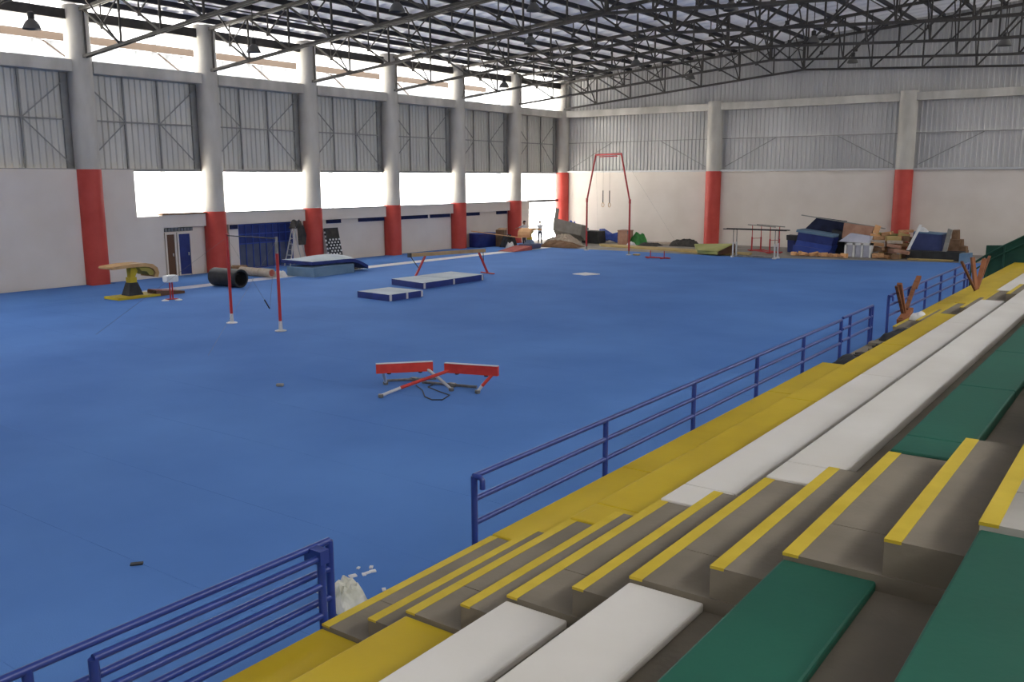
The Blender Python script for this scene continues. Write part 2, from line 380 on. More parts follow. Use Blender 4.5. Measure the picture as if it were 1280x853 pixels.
# ------------------------------------------------------------------ roof
vs_ = []; fs_ = []; xs = [-.45, 12, 24, 36, XR+1.5]; ys = []
yy = YB-.5
while yy < YF+.6:
    ys += [(yy, 0), (yy+.62, 0), (yy+.7, .07), (yy+.92, .07)]; yy += 1.0
for x in xs:
    for (y_, dz) in ys: vs_.append(V3((x, y_, roof(x)+dz)))
n = len(ys)
for i in range(len(xs)-1):
    for j in range(n-1): fs_.append((i*n+j, i*n+j+1, (i+1)*n+j+1, (i+1)*n+j))
ceil = struct(MB().add(vs_, fs_).build('ceiling', ROOFM), 'pitched roof of ribbed metal sheets')
x = .95; i = 0
while x < XR:
    z = roof(x)
    MB().span((x-.03, YB, z-.24), (x+.03, YF+.2, z-.005)).span((x-.03, YB, z-.24), (x+.09, YF+.2, z-.215)).build('purlin', STEELD, ceil)
    x += 1.55
def make_truss():
    t = thing('roof_truss', 'dark steel lattice roof truss spanning the hall', 'truss', (0, 0, 9.42), 'roof trusses carried on the columns')
    bx = [.48, 18, 30, 45.9]
    mb = MB()
    for s in (-.075, .075):
        for a, b in zip(bx, bx[1:]): mb.bar((a, s, botz(a)), (b, s, botz(b)), .06, .11)
    mb.build('bottom_chord', STEEL, t)
    mb = MB()
    for s in (-.075, .075):
        mb.bar((.2, s, topz(.2)), (36, s, topz(36)), .07, .13); mb.bar((36, s, topz(36)), (45.9, s, topz(45.9)), .07, .13)
    mb.build('top_chord', STEEL, t)
    pts = [.6, 3.2, 5.9, 8.56, 11.2, 13.86, 16.1, 18.0, 20.1, 22.05, 24.88, 27.7, 30.5, 33.3, 36.1, 38.9, 41.7, 44.5]
    for i, x in enumerate(pts):
        wv = .14 if x == 18.0 else .07
        MB().bar((x, 0, botz(x)), (x, 0, topz(x)), wv, wv).build('vertical', STEEL, t)
        if i+1 < len(pts):
            x2 = pts[i+1]
            if x < 18: p, q = (x, topz(x)), (x2, botz(x2))
            else: p, q = (x, botz(x)), (x2, topz(x2))
            MB().bar((p[0], 0, p[1]), (q[0], 0, q[1]), .07, .08).build('diagonal', STEEL, t)
            xm = (x+x2)/2; zm = (p[1]+q[1])/2
            if x < 18: MB().bar((xm, 0, zm), (x2, 0, topz(x2)), .04, .05).build('sub_diagonal', STEEL, t)
            MB().bar((xm, 0, zm), (xm, 0, topz(xm)), .04, .05).build('sub_vertical', STEEL, t)
            MB().box((xm, 0, zm), (.22, .02, .22)).build('gusset_plate', STEEL, t)
        if i % 2 == 1:
            for s in (-1,):
                MB().bar((x, s*.08, botz(x)+.02), (x, s*1.7, roof(x)-.24), .05, .06).build('knee_brace', STEEL, t)
    return t
tr = make_truss()
for k in range(-4, 7):
    lab = {0: 'steel roof truss springing from the tall red column behind the vault table', 1: 'steel roof truss springing from the column beside the recessed doors', 2: 'steel roof truss springing from the column with the dotted panel',
           3: 'steel roof truss springing from the column between crash mats and balance beam', 4: 'steel roof truss springing from the column beside the blue foam block', 5: 'steel roof truss springing from the column behind the black bag', 6: 'steel roof truss standing right against the end wall'}.get(k, 'steel roof truss over the near part of the hall before the vault table')
    q = tr if k == 0 else copy_tree(tr, (0, k*S-(.5 if k == 6 else 0), 0))
    q['label'] = lab
# longitudinal sag ties between the trusses
for x in (5.9, 11.2, 18.0, 24.88, 30.5):
    o = MB().tube((x, YB, topz(x)-.55), (x, YF-.5, topz(x)-.55), .03, n=6).build('roof_tie', STEEL); tag(o, 'long steel tie rod running beneath the purlins through every truss', 'tie rod', 'long roof ties')

# hanging lamps
def lamp(px, py):
    best = None
    for k in range(-1, 7):
        for off in (-1.6, 0, 1.6):
            p = ony(px, py, k*S+off)
            if p.x < .9 or p.x > 40: continue
            e = abs(p.z-(botz(p.x)+.25))
            if best is None or e < best[0]: best = (e, p)
    p = best[1]; x, y, z = p
    t = thing('high_bay_lamp', 'unlit bell-shaped factory lamp hanging among the roof trusses', 'lamp', (x, y, z-.25), 'bell lamps hanging under the roof')
    MB().lathe([(.3, -.25), (.29, -.2), (.2, -.02), (.1, .08), (.1, .1)], (x, y, z), 18, False).build('reflector', mat('reflector_grey', (104, 102, 98), .5, metal=.3), t, True)
    MB().lathe([(.1, .08), (.11, .12), (.11, .3), (.05, .34)], (x, y, z), 14).build('housing', DARKM, t, True)
    MB().tube((x, y, z+.33), (x, y, roof(x)-.02), .02, n=6).build('hanger_rod', DARKM, t)
    MB().lathe([(.05, -.16), (.08, -.1), (.06, -.02)], (x, y, z), 10).build('bulb', WHITEP, t, True)
for q in ((39, 27), (317, 58), (667, 6), (663, 48), (496, 6), (630, 104), (795, 76), (863, 94), (914, 5), (1017, 47), (1066, 73), (1256, 50)): lamp(*q)

# ------------------------------------------------------------------ bleachers
CX = CAM.x; X0 = CX-4.486; RUN = .8; RISE = .3318; Z0 = 1.37; NR = 6
YN, YE = -33.5, 16.2
def rx(k): return X0+RUN*k
def rzz(k): return Z0+RISE*k
bl = thing('bleachers', 'stepped concrete bleachers with yellow, white and green painted rows', 'bleachers', (36, -8, 0))
TD = .075    # the bare tread lies this far below the seat tops
for k in range(NR):
    x1 = rx(k+1) if k < NR-1 else XR-.02
    MB().span((rx(k)+.0, YN, 0), (x1, YE, rzz(k)-TD)).build('concrete_tier', SEATC, bl)
MB().span((X0-.36, YN, 0), (X0-.002, YE, 1.0)).build('front_kerb', CONC, bl)
AIS = [(-17.11, -15.16), (-1.32, .62)]
BLK = [(YN, AIS[0][0]), (AIS[0][1], AIS[1][0]), (AIS[1][1], YE)]
def rowmat(k): return YEL if k < 2 else WHT if k < 4 else GRN
SEAM = {0: 4.3, 1: 4.6, 2: 5.0, 3: 5.2, 4: 1.85, 5: 3.2}
for k in range(NR):
    dep = .39 if k < NR-1 else .62
    for bi, (a, b) in enumerate(BLK):
        dz = -.025 if bi == 0 else .015
        y = a; st = SEAM.get(k, 4.0)
        segs = []
        if bi == 0:
            y = b
            while y > a: segs.append((max(a, y-st*1.6), y)); y -= st*1.6
        else:
            first = y+.42 if k != 0 else y+2.3
            while y < b: segs.append((y, min(b, first))); y = first; first += st
        for (p, q) in segs:
            if k == 0 and bi == 1:
                if p >= -6.0: continue
                q = min(q, -6.0)
            if q-p < .03: continue
            mb = MB().span((rx(k)-.03, p+.004, rzz(k)-TD), (rx(k)+dep, q-.004, rzz(k)+dz), .012)
            mb.build('seat_slab', rowmat(k), bl)
for (a, b) in AIS:
    for k in range(NR):
        for (p, q) in ((a, a+.5), (a+.5, b)):
            o = MB().span((rx(k)-.03, p+.004, rzz(k)-TD), (rx(k)+RUN-.03+(.6 if k == NR-1 else 0), q-.004, rzz(k))).build('stair_tread', SEATC if k < NR-1 else CONC, bl)  # top tread paler: the fuller light it gets is put in its colour
            MB().span((rx(k)-.034, p+.001, rzz(k)-.012), (rx(k)+.04, q-.001, rzz(k)+.003)).build('yellow_nosing', YELN, o)
        if k < NR-1:
            xs_ = rx(k)+.405
            o = MB().span((xs_, a+.02, rzz(k)-.0), (rx(k+1)-.03, b-.02, rzz(k)+RISE/2)).build('half_step', SEATC, bl)
            MB().span((xs_-.002, a+.018, rzz(k)+RISE/2-.012), (xs_+.07, b-.018, rzz(k)+RISE/2+.003)).build('yellow_nosing', YELN, o)
# rubble where the front seat is missing
rnd = random.Random(4)
for i in range(26):
    y = rnd.uniform(-5.8, -1.5); x = X0+rnd.uniform(-.2, .6); s = rnd.uniform(.06, .2)
    zb = Z0-TD
    if x < X0+.14: x = X0+.14+rnd.uniform(0, .4)
    o = MB().box((x, y, zb+s*.2), (s*1.3, s, s*.4), rz(rnd.uniform(0, 3)), s*.07).build('rubble_piece', rnd.choice([CONC, DGREY, SEATC, DGREY]))
    tag(o, 'small lump of rubble on the bare ledge where the front seat is missing', 'rubble', 'rubble on the bare front ledge')

# railings
XRL = CX-4.70
def railing(label, x, ys_, ytop0, ytop1, ztop=1.87, zb=1.0, returns=(), group=None, r=.026):
    t = thing('railing', label, 'railing', (x, (ytop0+ytop1)/2, zb), group)
    for zz in (ztop, ztop-.21, ztop-.43): MB().tube((x, ytop0, zz), (x, ytop1, zz), r, n=10).build('rail', RAIL, t, True)
    for y in ys_: MB().tube((x, y, zb), (x, y, ztop), r*1.15, n=10).build('post', RAIL, t, True)
    for (y, s) in returns:
        MB().path([(x, y, ztop), (x+.07, y, ztop), (x+.09, y, ztop-.02), (x+.09, y, ztop-.1)], r, 10).build('hook', RAIL, t, True)
    return t
railing('blue railing before the seat rows that end at the plastic bag', XRL, [-16.85-2.15*i for i in range(8)], -33, -16.85, ztop=1.855)
g2 = railing('short blue gate railing folded back against the railing by plastic bag', XRL+.1, [-18.69, -17.02], -18.69, -17.02, ztop=1.81)
MB().span((XRL-.03, -17.06, 1.77), (XRL+.14, -16.98, 1.87)).build('latch_plate', RAIL, g2)
railing('long blue railing between the stairs and the missing front seat', XRL, [-15.16, -12.89, -10.67, -8.51, -6.46, -4.4], -15.16, -4.4, returns=[(-15.16, 1)], ztop=1.875)
railing('short blue gate railing above the rubble ledge', XRL, [-3.84, -2.45, -2.3], -4.3, -2.3, ztop=1.9)
railing('blue railing beside the splayed wooden frames and second stairs', XRL, [-1.05, .75, 2.5, 4.28, 6.1, 7.6, 8.1], -1.05, 8.1, ztop=1.96, returns=[(-1.05, 1)])
# dark green end parapet
t = thing('end_parapet', 'dark green stair parapet with handrail at far end of bleachers', 'parapet', (35, YE+.3, 0))
YP = YE+.2
c = [ony(px, py, YP) for (px, py) in ((1233, 307), (1254, 307), (1268, 302), (1290, 293))]
ring = [(c[0].x, 0)]+[(p.x, p.z) for p in c]+[(c[3].x+3.5, c[3].z+1.6), (c[3].x+3.5, 0)]
MB().hull([(x, YP, z) for x, z in ring], [(x, YP+.15, z) for x, z in ring]).build('panel', DGREEN, t)
hr = [ony(px, py, YP-.1) for (px, py) in ((1214, 331), (1235, 318), (1256, 307), (1290, 291))]
MB().path(hr, .04, 8).build('handrail', DGREEN, t, True)
MB().path([p-V3((0, 0, .28)) for p in hr], .03, 8).build('handrail', DGREEN, t, True)
for p in hr: MB().tube((p.x, p.y, .0), p, .03, n=8).build('handrail_post', DGREEN, t)

# things lying on the bleachers
def timber_frame(base, spec, label):
    t = thing('broken_wooden_frame', label, 'wooden frame', base)
    for (p, q, w_) in spec:
        MB().bar(V3(base)+V3(p), V3(base)+V3(q), w_, w_*.6).build('timber', WOODD if w_ < .085 else mat('orange_wood', (150, 94, 60), .7, (126, 76, 48), 3, 4), t)
timber_frame((XRL+.1, .05, 1.0), [((0, -.35, .32), (0, .45, .5), .16), ((0, -.2, .5), (-.02, -.85, 1.15), .06), ((0, -.1, .5), (-.02, -.6, 1.18), .1), ((0, .1, .55), (0, .9, 1.1), .08), ((0, .8, .95), (0, 1.15, 1.18), .1), ((0, -.4, 0), (0, -.3, .4), .07), ((0, .4, 0), (0, .4, .5), .07)], 'broken wooden frame with splayed legs wedged by the blue railing')
b2 = V3((rx(1)-.12, 3.3, Z0+.015))
timber_frame(b2, [((.06, .1, .3), (-.2, -.5, 1.05), .06), ((.06, .2, .3), (-.1, .3, 1.1), .1), ((.06, .2, .3), (.05, 1.1, 1.0), .1), ((.06, .3, .3), (.1, 1.5, 1.05), .06), ((.04, .0, 0.0), (.06, .3, .42), .08)], 'splayed orange wooden frame standing on yellow rows beyond second stairs')
def crumple(name, label, cat, c, sx, sy, h, material, seed, ang=0, group=None, n=12, thick=.02):
    r = random.Random(seed); off = [(r.uniform(0, 6.28), r.uniform(.7, 2.2), r.uniform(.7, 2.2)) for _ in range(5)]
    vs_ = []; fs_ = []; R = rz(ang); c = V3(c)
    for i in range(n+1):
        for j in range(n+1):
            u = i/n*2-1; v_ = j/n*2-1
            e = max(0, 1-(abs(u)**4))*max(0, 1-abs(v_)**4)
            s = sum(math.sin(a+b*u*2+d*v_*2) for a, b, d in off)/5; s2 = sum(abs(math.sin(a*2+b*u*5-d*v_*4)) for a, b, d in off[:3])/3
            z = h*e*(.62+.26*s+.22*s2+r.uniform(-.11, .11))
            jx = .1*math.sin(off[0][0]+4*v_); jy = .1*math.sin(off[1][0]+4*u)
            vs_.append(c+R @ V3(((u+jx)*sx/2, (v_+jy)*sy/2, max(.004, z)+thick)))
    m_ = (n+1)*(n+1)
    vs_ += [V3((p.x, p.y, c.z+.001)) for p in vs_]
    for i in range(n):
        for j in range(n):
            a = i*(n+1)+j; fs_.append((a, a+1, a+n+2, a+n+1)); fs_.append((m_+a, m_+a+n+1, m_+a+n+2, m_+a+1))
    for i in range(n):
        for (a, b) in ((i, i+1), (n*(n+1)+i, n*(n+1)+i+1), (i*(n+1), (i+1)*(n+1)), (i*(n+1)+n, (i+1)*(n+1)+n)): fs_.append((a, b, m_+b, m_+a))
    o = MB().add(vs_, fs_).build(name, material, None, h < .2)
    return tag(o, label, cat, group)
p = V3((rx(4)+.2, -6.6, rzz(4)+.016)); crumple('crumpled_cloth', 'crumpled white cloth lying on the green seat row', 'cloth', p, .26, .5, .1, WHITEP, 3, .2)
p = V3((rx(4)+.14, -8.2, rzz(4)+.016)); crumple('black_rag', 'small black rag on the green seat row', 'rag', p, .18, .3, .05, BLACK, 8, .4)
crumple('white_rag', 'white rag beside the wedged wooden frame', 'rag', V3((X0+.2, -.1, Z0+.002)), .3, .3, .18, WHITEP, 14)
p = onz(1135, 402, rzz(0)-TD); crumple('black_tarp', 'black plastic sheet crumpled on the rubble ledge', 'sheet', V3((X0+.3, -2.2, Z0-TD)), .5, 1.2, .14, BLACK, 15)
crumple('black_tarp', 'black plastic sheet crumpled at the end of the yellow front row', 'sheet', V3((X0+.35, -5.6, Z0-TD)), .6, .9, .16, BLACK, 16)

# ------------------------------------------------------------------ apparatus on the floor
Zc = .03
# red trestles
def trestle(label, a, b, h, feet, ground, cable=None):
    A = onz(*a, h); B = onz(*b, h)
    t = thing('red_trestle', label, 'trestle', root_at((A+B)/2, Zc))
    d = (B-A).normalized()
    MB().bar(A-d*.05, B+d*.05, .09, .2).build('top_beam', REDM, t)
    MB().bar(A-d*.05+V3((0, 0, .105)), B+d*.05+V3((0, 0, .105)), .1, .012).build('worn_edge', LMET, t)
    for (s, f, m1) in feet:
        p = A+(B-A)*s; q = onz(*f, Zc+.035)
        MB().tube(p+V3((0, 0, -.05)), p+(q-p)*.72, .035, n=10).build('leg', m1, t, True)
        MB().tube(p+(q-p)*.72, q, .032, n=10).build('leg_end', LMET, t, True)
        MB().lathe([(.05, -.035), (.06, 0), (.05, .035)], q, 12).build('caster', GREYM, t, True)
    p, q = onz(*ground[0], Zc+.05), onz(*ground[1], Zc+.05)
    MB().tube(p, q, .03, n=10).build('spreader', GREYM, t, True)
    MB().box(p+(q-p)*.55, (.16, .1, .08)).build('joint_block', GREYM, t)
    for s in (.2, .8): MB().box(A+(B-A)*s+V3((0, 0, -.11)), (.06, .06, .04)).build('bolt', DARKM, t)
    return t
trestle('red trestle with pale legs lying beside its crossed twin', (473, 461), (538, 458), .5, [(.08, (482, 479), LMET), (.93, (564, 487), LMET)], ((484, 476), (545, 473)))
trestle('red trestle with one long red leg crossing under its twin', (559, 460), (620, 464), .5, [(.05, (476, 495), REDM), (.95, (597, 490), REDM)], ((528, 478), (596, 484)))
pts = [onz(px, py, Zc+.012) for (px, py) in ((520, 482), (528, 488), (531, 496), (540, 500), (553, 500), (562, 494), (550, 490), (535, 484), (545, 479))]
tag(MB().path(pts, .012, 6).build('loose_cable', BLACK, None, True), 'thin black cable curled on carpet between the red trestles', 'cable')

# horizontal bar
p1, p2 = onz(290, 404, Zc), onz(351, 414, Zc)
t = thing('horizontal_bar', 'gymnastic horizontal bar on two slim red posts with round feet', 'horizontal bar', root_at((p1+p2)/2, Zc))
H = 2.72
for p in (p1, p2):
    MB().lathe([(.17, 0), (.17, .02), (.06, .05), (.05, .3)], p, 16).build('foot', LMET, t, True)
    MB().tube(p+V3((0, 0, .3)), p+V3((0, 0, H*.84)), .045, n=10).build('post', REDD, t, True)
    MB().tube(p+V3((0, 0, H*.84)), p+V3((0, 0, H+.05)), .035, n=10).build('sleeve', REDD if p is p1 else GREYM, t, True)
MB().tube(p1+V3((0, 0, H)), p2+V3((0, 0, H)), .016, n=8).build('bar', DARKM, t, True)
anch = [(p1, onz(337, 386, Zc)), (p2, onz(337, 386, Zc)), (p1, p1+V3((-1.5, -3.6, 0))), (p2, p2+V3((1.5, -3.6, 0)))]
for (p, q) in anch: MB().tube(p+V3((0, 0, H-.05)), q, .003, n=5).build('guy_cable', GREYM, t)
q = onz(337, 386, Zc); d = (p1+V3((0, 0, H))-q).normalized()
MB().tube(q, q+d*.55, .022, n=8).build('turnbuckle', DARKM, t, True)

# vault table
b = onz(166, 372, Zc)
def vault(b, label, topm, padm, mid, blk, s=1.0, plate=True, flip=1):
    t = thing('vault_table', label, 'vault table', root_at(b, Zc)); b = root_at(b, Zc)
    if plate:
        MB().box(b+V3((0, .0, .05)), (1.0, 1.75*s, .1), None, .02).build('base_mat', YPAD, t)
        z0 = .1
    else:
        MB().box(b+V3((0, 0, .16)), (1.0, 1.3, .32), None, .1).build('base_pad', padm, t, True); z0 = .32
    MB().hull([b+V3((x*.26, y*.3*s, z0)) for x, y in ((-1, -1), (1, -1), (1, 1), (-1, 1))], [b+V3((x*.15, y*.16*s, .58)) for x, y in ((-1, -1), (1, -1), (1, 1), (-1, 1))]).build('pedestal', blk, t)
    MB().box(b+V3((0, 0, .68)), (.28, .28*s, .2)).build('pedestal_collar', mid, t)
    MB().hull([b+V3((x*.1, y*.1, .78)) for x, y in ((-1, -1), (1, -1), (1, 1), (-1, 1))], [b+V3((x*.16, y*.18+.1*flip, 1.18)) for x, y in ((-1, -1), (1, -1), (1, 1), (-1, 1))]).build('neck', mid, t)
    prof = [(-1.02, 1.2), (-.98, 1.25), (-.3, 1.31), (.35, 1.31), (.65, 1.25), (.84, 1.1), (.9, .9), (.84, .74)]
    inn = [(.68, .76), (.74, .92), (.66, 1.06), (.5, 1.14), (.3, 1.18), (-.3, 1.18), (-.98, 1.15)]
    ring = [(y*s*flip, z) for y, z in prof+inn]
    MB().hull([b+V3((-.47, y, z)) for y, z in ring], [b+V3((.47, y, z)) for y, z in ring]).build('table_pad', topm, t)
    ring2 = [(.66*s*flip, .82), (.72*s*flip, .94), (.62*s*flip, 1.06), (.45*s*flip, 1.14), (.1*s*flip, 1.16), (.2*s*flip, 1.02), (.42*s*flip, .98), (.52*s*flip, .84)]
    MB().hull([b+V3((-.4, y, z)) for y, z in ring2], [b+V3((.4, y, z)) for y, z in ring2]).build('under_pad', mat('olive_pad', (150, 138, 66), .7), t)
vault(b, 'tan tongue-shaped vault table on black and yellow pedestal and yellow base', TAN, YPAD, YPAD, BLACK)
# low springboard
p = onz(208, 368, Zc)
t = thing('springboard', 'low worn red and brown springboard on the carpet by the vault', 'springboard', root_at(p, Zc))
MB().hull([p+V3((x, y, 0)) for x, y in ((-.3, -.62), (.3, -.62), (.3, .62), (-.3, .62))], [p+V3((x, y, .22 if y < 0 else .1)) for x, y in ((-.3, -.62), (.3, -.62), (.3, .62), (-.3, .62))]).build('board', BROWNP, t)
MB().hull([p+V3((x, y, .2 if y < 0 else .1)) for x, y in ((-.29, -.6), (.29, -.6), (.29, .2), (-.29, .2))], [p+V3((x, y, .25 if y < 0 else .17)) for x, y in ((-.29, -.6), (.29, -.6), (.29, .2), (-.29, .2))]).build('carpet_top', mat('dusty_red', (150, 78, 70), .9, (190, 150, 140), 6, 4), t)
# small red stand
p = onz(215, 376, Zc)
t = thing('small_stand', 'small red stand with white padded head and two white feet', 'stand', root_at(p, Zc))
for s in (-.2, .2): MB().lathe([(.13, 0), (.13, .03), (.04, .06)], p+V3((s*.6, s, 0)), 14).build('foot', WHITEP, t, True)
MB().tube(p+V3((-.12, -.2, .06)), p+V3((.12, .2, .06)), .025).build('crossbar', REDD, t)
for s in (-.05, .05): MB().tube(p+V3((0, s, .06)), p+V3((0, s, .7)), .028).build('post', REDD, t, True)
MB().box(p+V3((0, 0, .82)), (.34, .5, .26), None, .06).build('head', WHITEP, t, True)

# rolled mats
def roll(label, a, b, r, material, endm=None, hollow=False, name='rolled_mat'):
    a = V3(a); b = V3(b); a.z = b.z = Zc+r
    t = thing(name, label, 'rolled mat', root_at((a+b)/2, Zc))
    if hollow:
        d = (b-a).normalized(); s = d.cross(V3((0, 0, 1)));
        n = 30; vs_ = []; fs_ = []
        for (rr) in (r, r-.07):
            for P in (a, b):
                for k in range(n):
                    an = 2*math.pi*k/n; vs_.append(P+s*(math.cos(an)*rr)+V3((0, 0, math.sin(an)*rr)))
        for k in range(n):
            k2 = (k+1) % n
            fs_ += [(k, k2, n+k2, n+k), (2*n+k, 3*n+k, 3*n+k2, 2*n+k2), (k, 2*n+k, 2*n+k2, k2), (n+k, n+k2, 3*n+k2, 3*n+k)]
        MB().add(vs_, fs_).build('mat_roll', material, t, True)
        sp = [a+(b-a)*.0]
        vs_ = []; fs_ = []
        for k in range(18):
            an = -1.2+k*.16; rr = r-.09-.006*k
            for P in (a+d*.05, b-d*.03): vs_.append(P+s*(math.cos(an)*rr)+V3((0, 0, math.sin(an)*rr)))
        for k in range(17): fs_.append((2*k, 2*k+1, 2*k+3, 2*k+2))
        MB().add(vs_, fs_).build('inner_fold', endm, t, True)
    else:
        MB().tube(a, b, r, n=20).build('mat_roll', material, t, True)
        d = (b-a).normalized()
        for k, q in enumerate((r*.75, r*.5, r*.25)):
            MB().tube(b, b+d*(.01+.006*k), q, n=16).build('roll_end', endm or material, t)
    return t
roll('hollow black rolled mat lying near the recessed doors', (4.75, 2.55, 0), (6.4, 2.6, 0), .38, BLACK, GREYM, True)
a = onz(302, 344, Zc); c = onz(340, 347, Zc); roll('beige carpet roll with reddish end before the navy gate', a, c, .2, BEIGE, mat('red_end', (160, 84, 70), .9))
a = onz(291, 342, Zc); c = onz(309, 342, Zc); roll('brown carpet roll behind the hollow black rolled mat', a, c, .2, BROWN)
p = onz(350, 346, Zc); crumple('white_sack', 'small white sack at the end of the beige carpet roll', 'sack', root_at(p, Zc), .5, .5, .34, WHITEP, 31)

# crash mats
def slab_mat(name, label, corners, z0, h, side, top, group=None, bulge=0.0, tilt=(0, 0, 0, 0), droop=0.0):
    # corners: four (x,y) ; soft slab with grid top
    t = thing(name, label, 'mat', ((sum(c[0] for c in corners)/4), (sum(c[1] for c in corners)/4), z0), group)
    n = 12; C = [V3((c[0], c[1], z0+tilt[i])) for i, c in enumerate(corners)]
    def at(u, v_): return C[0]*(1-u)*(1-v_)+C[1]*u*(1-v_)+C[2]*u*v_+C[3]*(1-u)*v_
    vs_ = []; fs_ = []
    for lay in (0, 1):
        for i in range(n+1):
            for j in range(n+1):
                u, v_ = i/n, j/n; b_ = bulge*math.sin(math.pi*u)*math.sin(math.pi*v_)
                vs_.append(at(u, v_)+V3((0, 0, ((h+b_) if lay else b_*.0)-droop*max(0, (v_-.72)/.28)**1.3)))
    m_ = (n+1)**2
    for i in range(n):
        for j in range(n):
            a = i*(n+1)+j; fs_.append((a, a+1, a+n+2, a+n+1)); 
    for i in range(n):
        for (a, b) in ((i, i+1), (n*(n+1)+i, n*(n+1)+i+1), (i*(n+1), (i+1)*(n+1)), (i*(n+1)+n, (i+1)*(n+1)+n)): fs_.append((a, b, m_+b, m_+a))
    MB().add(vs_, fs_).build('mat_side', side, t)
    tv = [vs_[m_+k].copy() for k in range(m_)]; tf = []
    for i in range(n):
        for j in range(n):
            a = i*(n+1)+j; tf.append((a, a+1, a+n+2, a+n+1))
    MB().add(tv, tf).build('mat_top', top, t, True)
    return t
slab_mat('crash_mat', 'thick grey-blue crash mat under the pale sagging mat', [(4.2, 6.9), (5.9, 7.0), (5.75, 9.7), (4.1, 9.7)], Zc, .42, GBLUE, GBLUE, bulge=.05)
slab_mat('crash_mat', 'pale sagging crash mat with navy edge lying on another mat', [(3.7, 7.0), (5.6, 7.2), (5.5, 10.9), (3.7, 10.9)], Zc+.48, .16, NAVY, MATTOP, bulge=.2, tilt=(.08, .04, 0, 0), droop=.4)
p = onz(438, 336, Zc); crumple('dark_net', 'dark speckled netting heaped at the foot of the crash mats', 'netting', root_at(p, Zc), .9, 1.5, .16, mat('net', (44, 46, 52), .9, (160, 160, 160), 14, 2, lo=.5, hi=.6), 17)
slab_mat('landing_mat', 'small landing mat with pale top and navy sides beside a longer mat', [(12.72, 3.06), (14.54, 2.9), (14.6, 4.66), (12.8, 4.7)], Zc, .24, NAVY, MATTOP)
m2 = slab_mat('landing_mat', 'long double landing mat with pale top under the balance beam', [(10.85, 6.9), (13.05, 6.4), (13.0, 10.5), (10.95, 10.7)], Zc, .25, NAVY, MATTOP)
for q in ((14.56, 2.93), (14.57, 3.8), (14.59, 4.6)):
    MB().box((q[0], q[1], Zc+.12), (.03, .1, .22)).build('corner_strap', LMET, bpy.data.objects['landing_mat'])
for q in ((13.06, 6.5), (13.04, 8.4), (13.0, 10.4)):
    MB().box((q[0], q[1], Zc+.125), (.03, .1, .22)).build('corner_strap', LMET, m2)
MB().slab([(10.9, 8.45), (13.02, 8.38), (13.02, 8.42), (10.9, 8.49)], Zc+.25, Zc+.254).build('seam', GBLUE, m2)
# balance beam
A = onz(511, 317, 1.22); B = onz(606, 311, 1.22); d = (B-A).normalized(); nrm = V3((-d.y, d.x, 0))
t = thing('balance_beam', 'long suede balance beam on slanted red legs above the mats', 'balance beam', root_at((A+B)/2, Zc))
MB().bar(A+V3((0, 0, -.08)), B+V3((0, 0, -.08)), .13, .16).build('beam', mat('beam_suede', (150, 124, 92), .8, (166, 140, 106), 3, 4), t)
MB().bar(A-d*.03+V3((0, 0, -.08)), A+d*.1+V3((0, 0, -.08)), .15, .18).build('end_cap', BLACK, t)
for (P, s) in ((A, 1), (B, -1)):
    top = P+d*s*(.85 if s > 0 else .35)+V3((0, 0, -.16)); foot = root_at(P+d*s*.05 if s > 0 else B+d*.15, Zc+.04)
    if s > 0: foot = root_at(P+d*.25, Zc+.04)
    MB().bar(top, foot, .09, .07).build('leg', REDD, t)
    MB().bar(foot-nrm*.5, foot+nrm*.5, .08, .05).build('foot_bar', REDD, t)
    mid = top+(foot-top)*.55
    MB().tube(P+d*s*.1+V3((0, 0, -.16)), mid, .018).build('brace', DARKM, t)

# ladder, black panel, box
b = V3((-.05, 10.55, 0)); b.z = Zc; b.x = .55
t = thing('step_ladder', 'aluminium step ladder open beside the navy gate', 'ladder', b)
apex = V3((.55, 10.6, 2.0))
for s in (-.22, .22):
    MB().bar(V3((.55+s, 10.0, Zc)), apex+V3((s*.6, -.05, 0)), .05, .05).build('side_rail', LMET, t)
    MB().bar(V3((.55+s, 11.2, Zc)), apex+V3((s*.6, .05, 0)), .04, .04).build('side_rail', LMET, t)
for k in range(6):
    f = (k+1)/7; c = V3((.55, 10.0, Zc)).lerp(apex+V3((0, -.05, 0)), f); MB().box(c, (.42-.17*f, .1, .03)).build('rung', LMET, t)
MB().box(apex, (.34, .2, .05)).build('top_step', LMET, t)
o = crumple('dark_coat', 'dark coat draped over the top of step ladder', 'coat', (.5, 10.75, 1.95), .5, .6, .5, DGREY, 41); 
mb = MB(); mb.hull([(.9, 10.6, 1.1), (.9, 11.0, 1.1), (.86, 11.1, 1.6), (.84, 10.95, 2.1), (.84, 10.6, 2.1)], [(.8, 10.6, 1.1), (.8, 11.0, 1.1), (.76, 11.1, 1.6), (.74, 10.95, 2.1), (.74, 10.6, 2.1)])
tag(mb.build('dark_cloth', DGREY), 'dark cloth hanging from the side of step ladder', 'cloth')
t = thing('dotted_panel', 'black panel with white dots leaning against a red column', 'panel', (.8, 13.3, Zc))
R = Matrix.Rotation(RAD(-12), 3, 'Y')
pb = V3((.95, 13.05, Zc+.02))
def PL(u, v_, w_): return pb+R @ V3((w_, u, v_))
c8 = lambda u0, u1, v0, v1, w0, w1: ([PL(u0, v0, w0), PL(u1, v0, w0), PL(u1, v1, w0), PL(u0, v1, w0)], [PL(u0, v0, w1), PL(u1, v0, w1), PL(u1, v1, w1), PL(u0, v1, w1)])
MB().hull(*c8(-.45, .5, 0, 1.85, -.06, .06)).build('board', BLACK, t)
MB().hull(*c8(-.4, .45, 1.3, 1.8, .06, .065)).build('dark_patch', DGREY, t)
for i in range(8):
    for j in range(4):
        u = -.38+j*.22+(.11 if i % 2 else 0); v_ = .08+i*.155
        MB().hull(*c8(u, u+.1, v_, v_+.09, .06, .075)).build('white_dot', WHITEP, t)
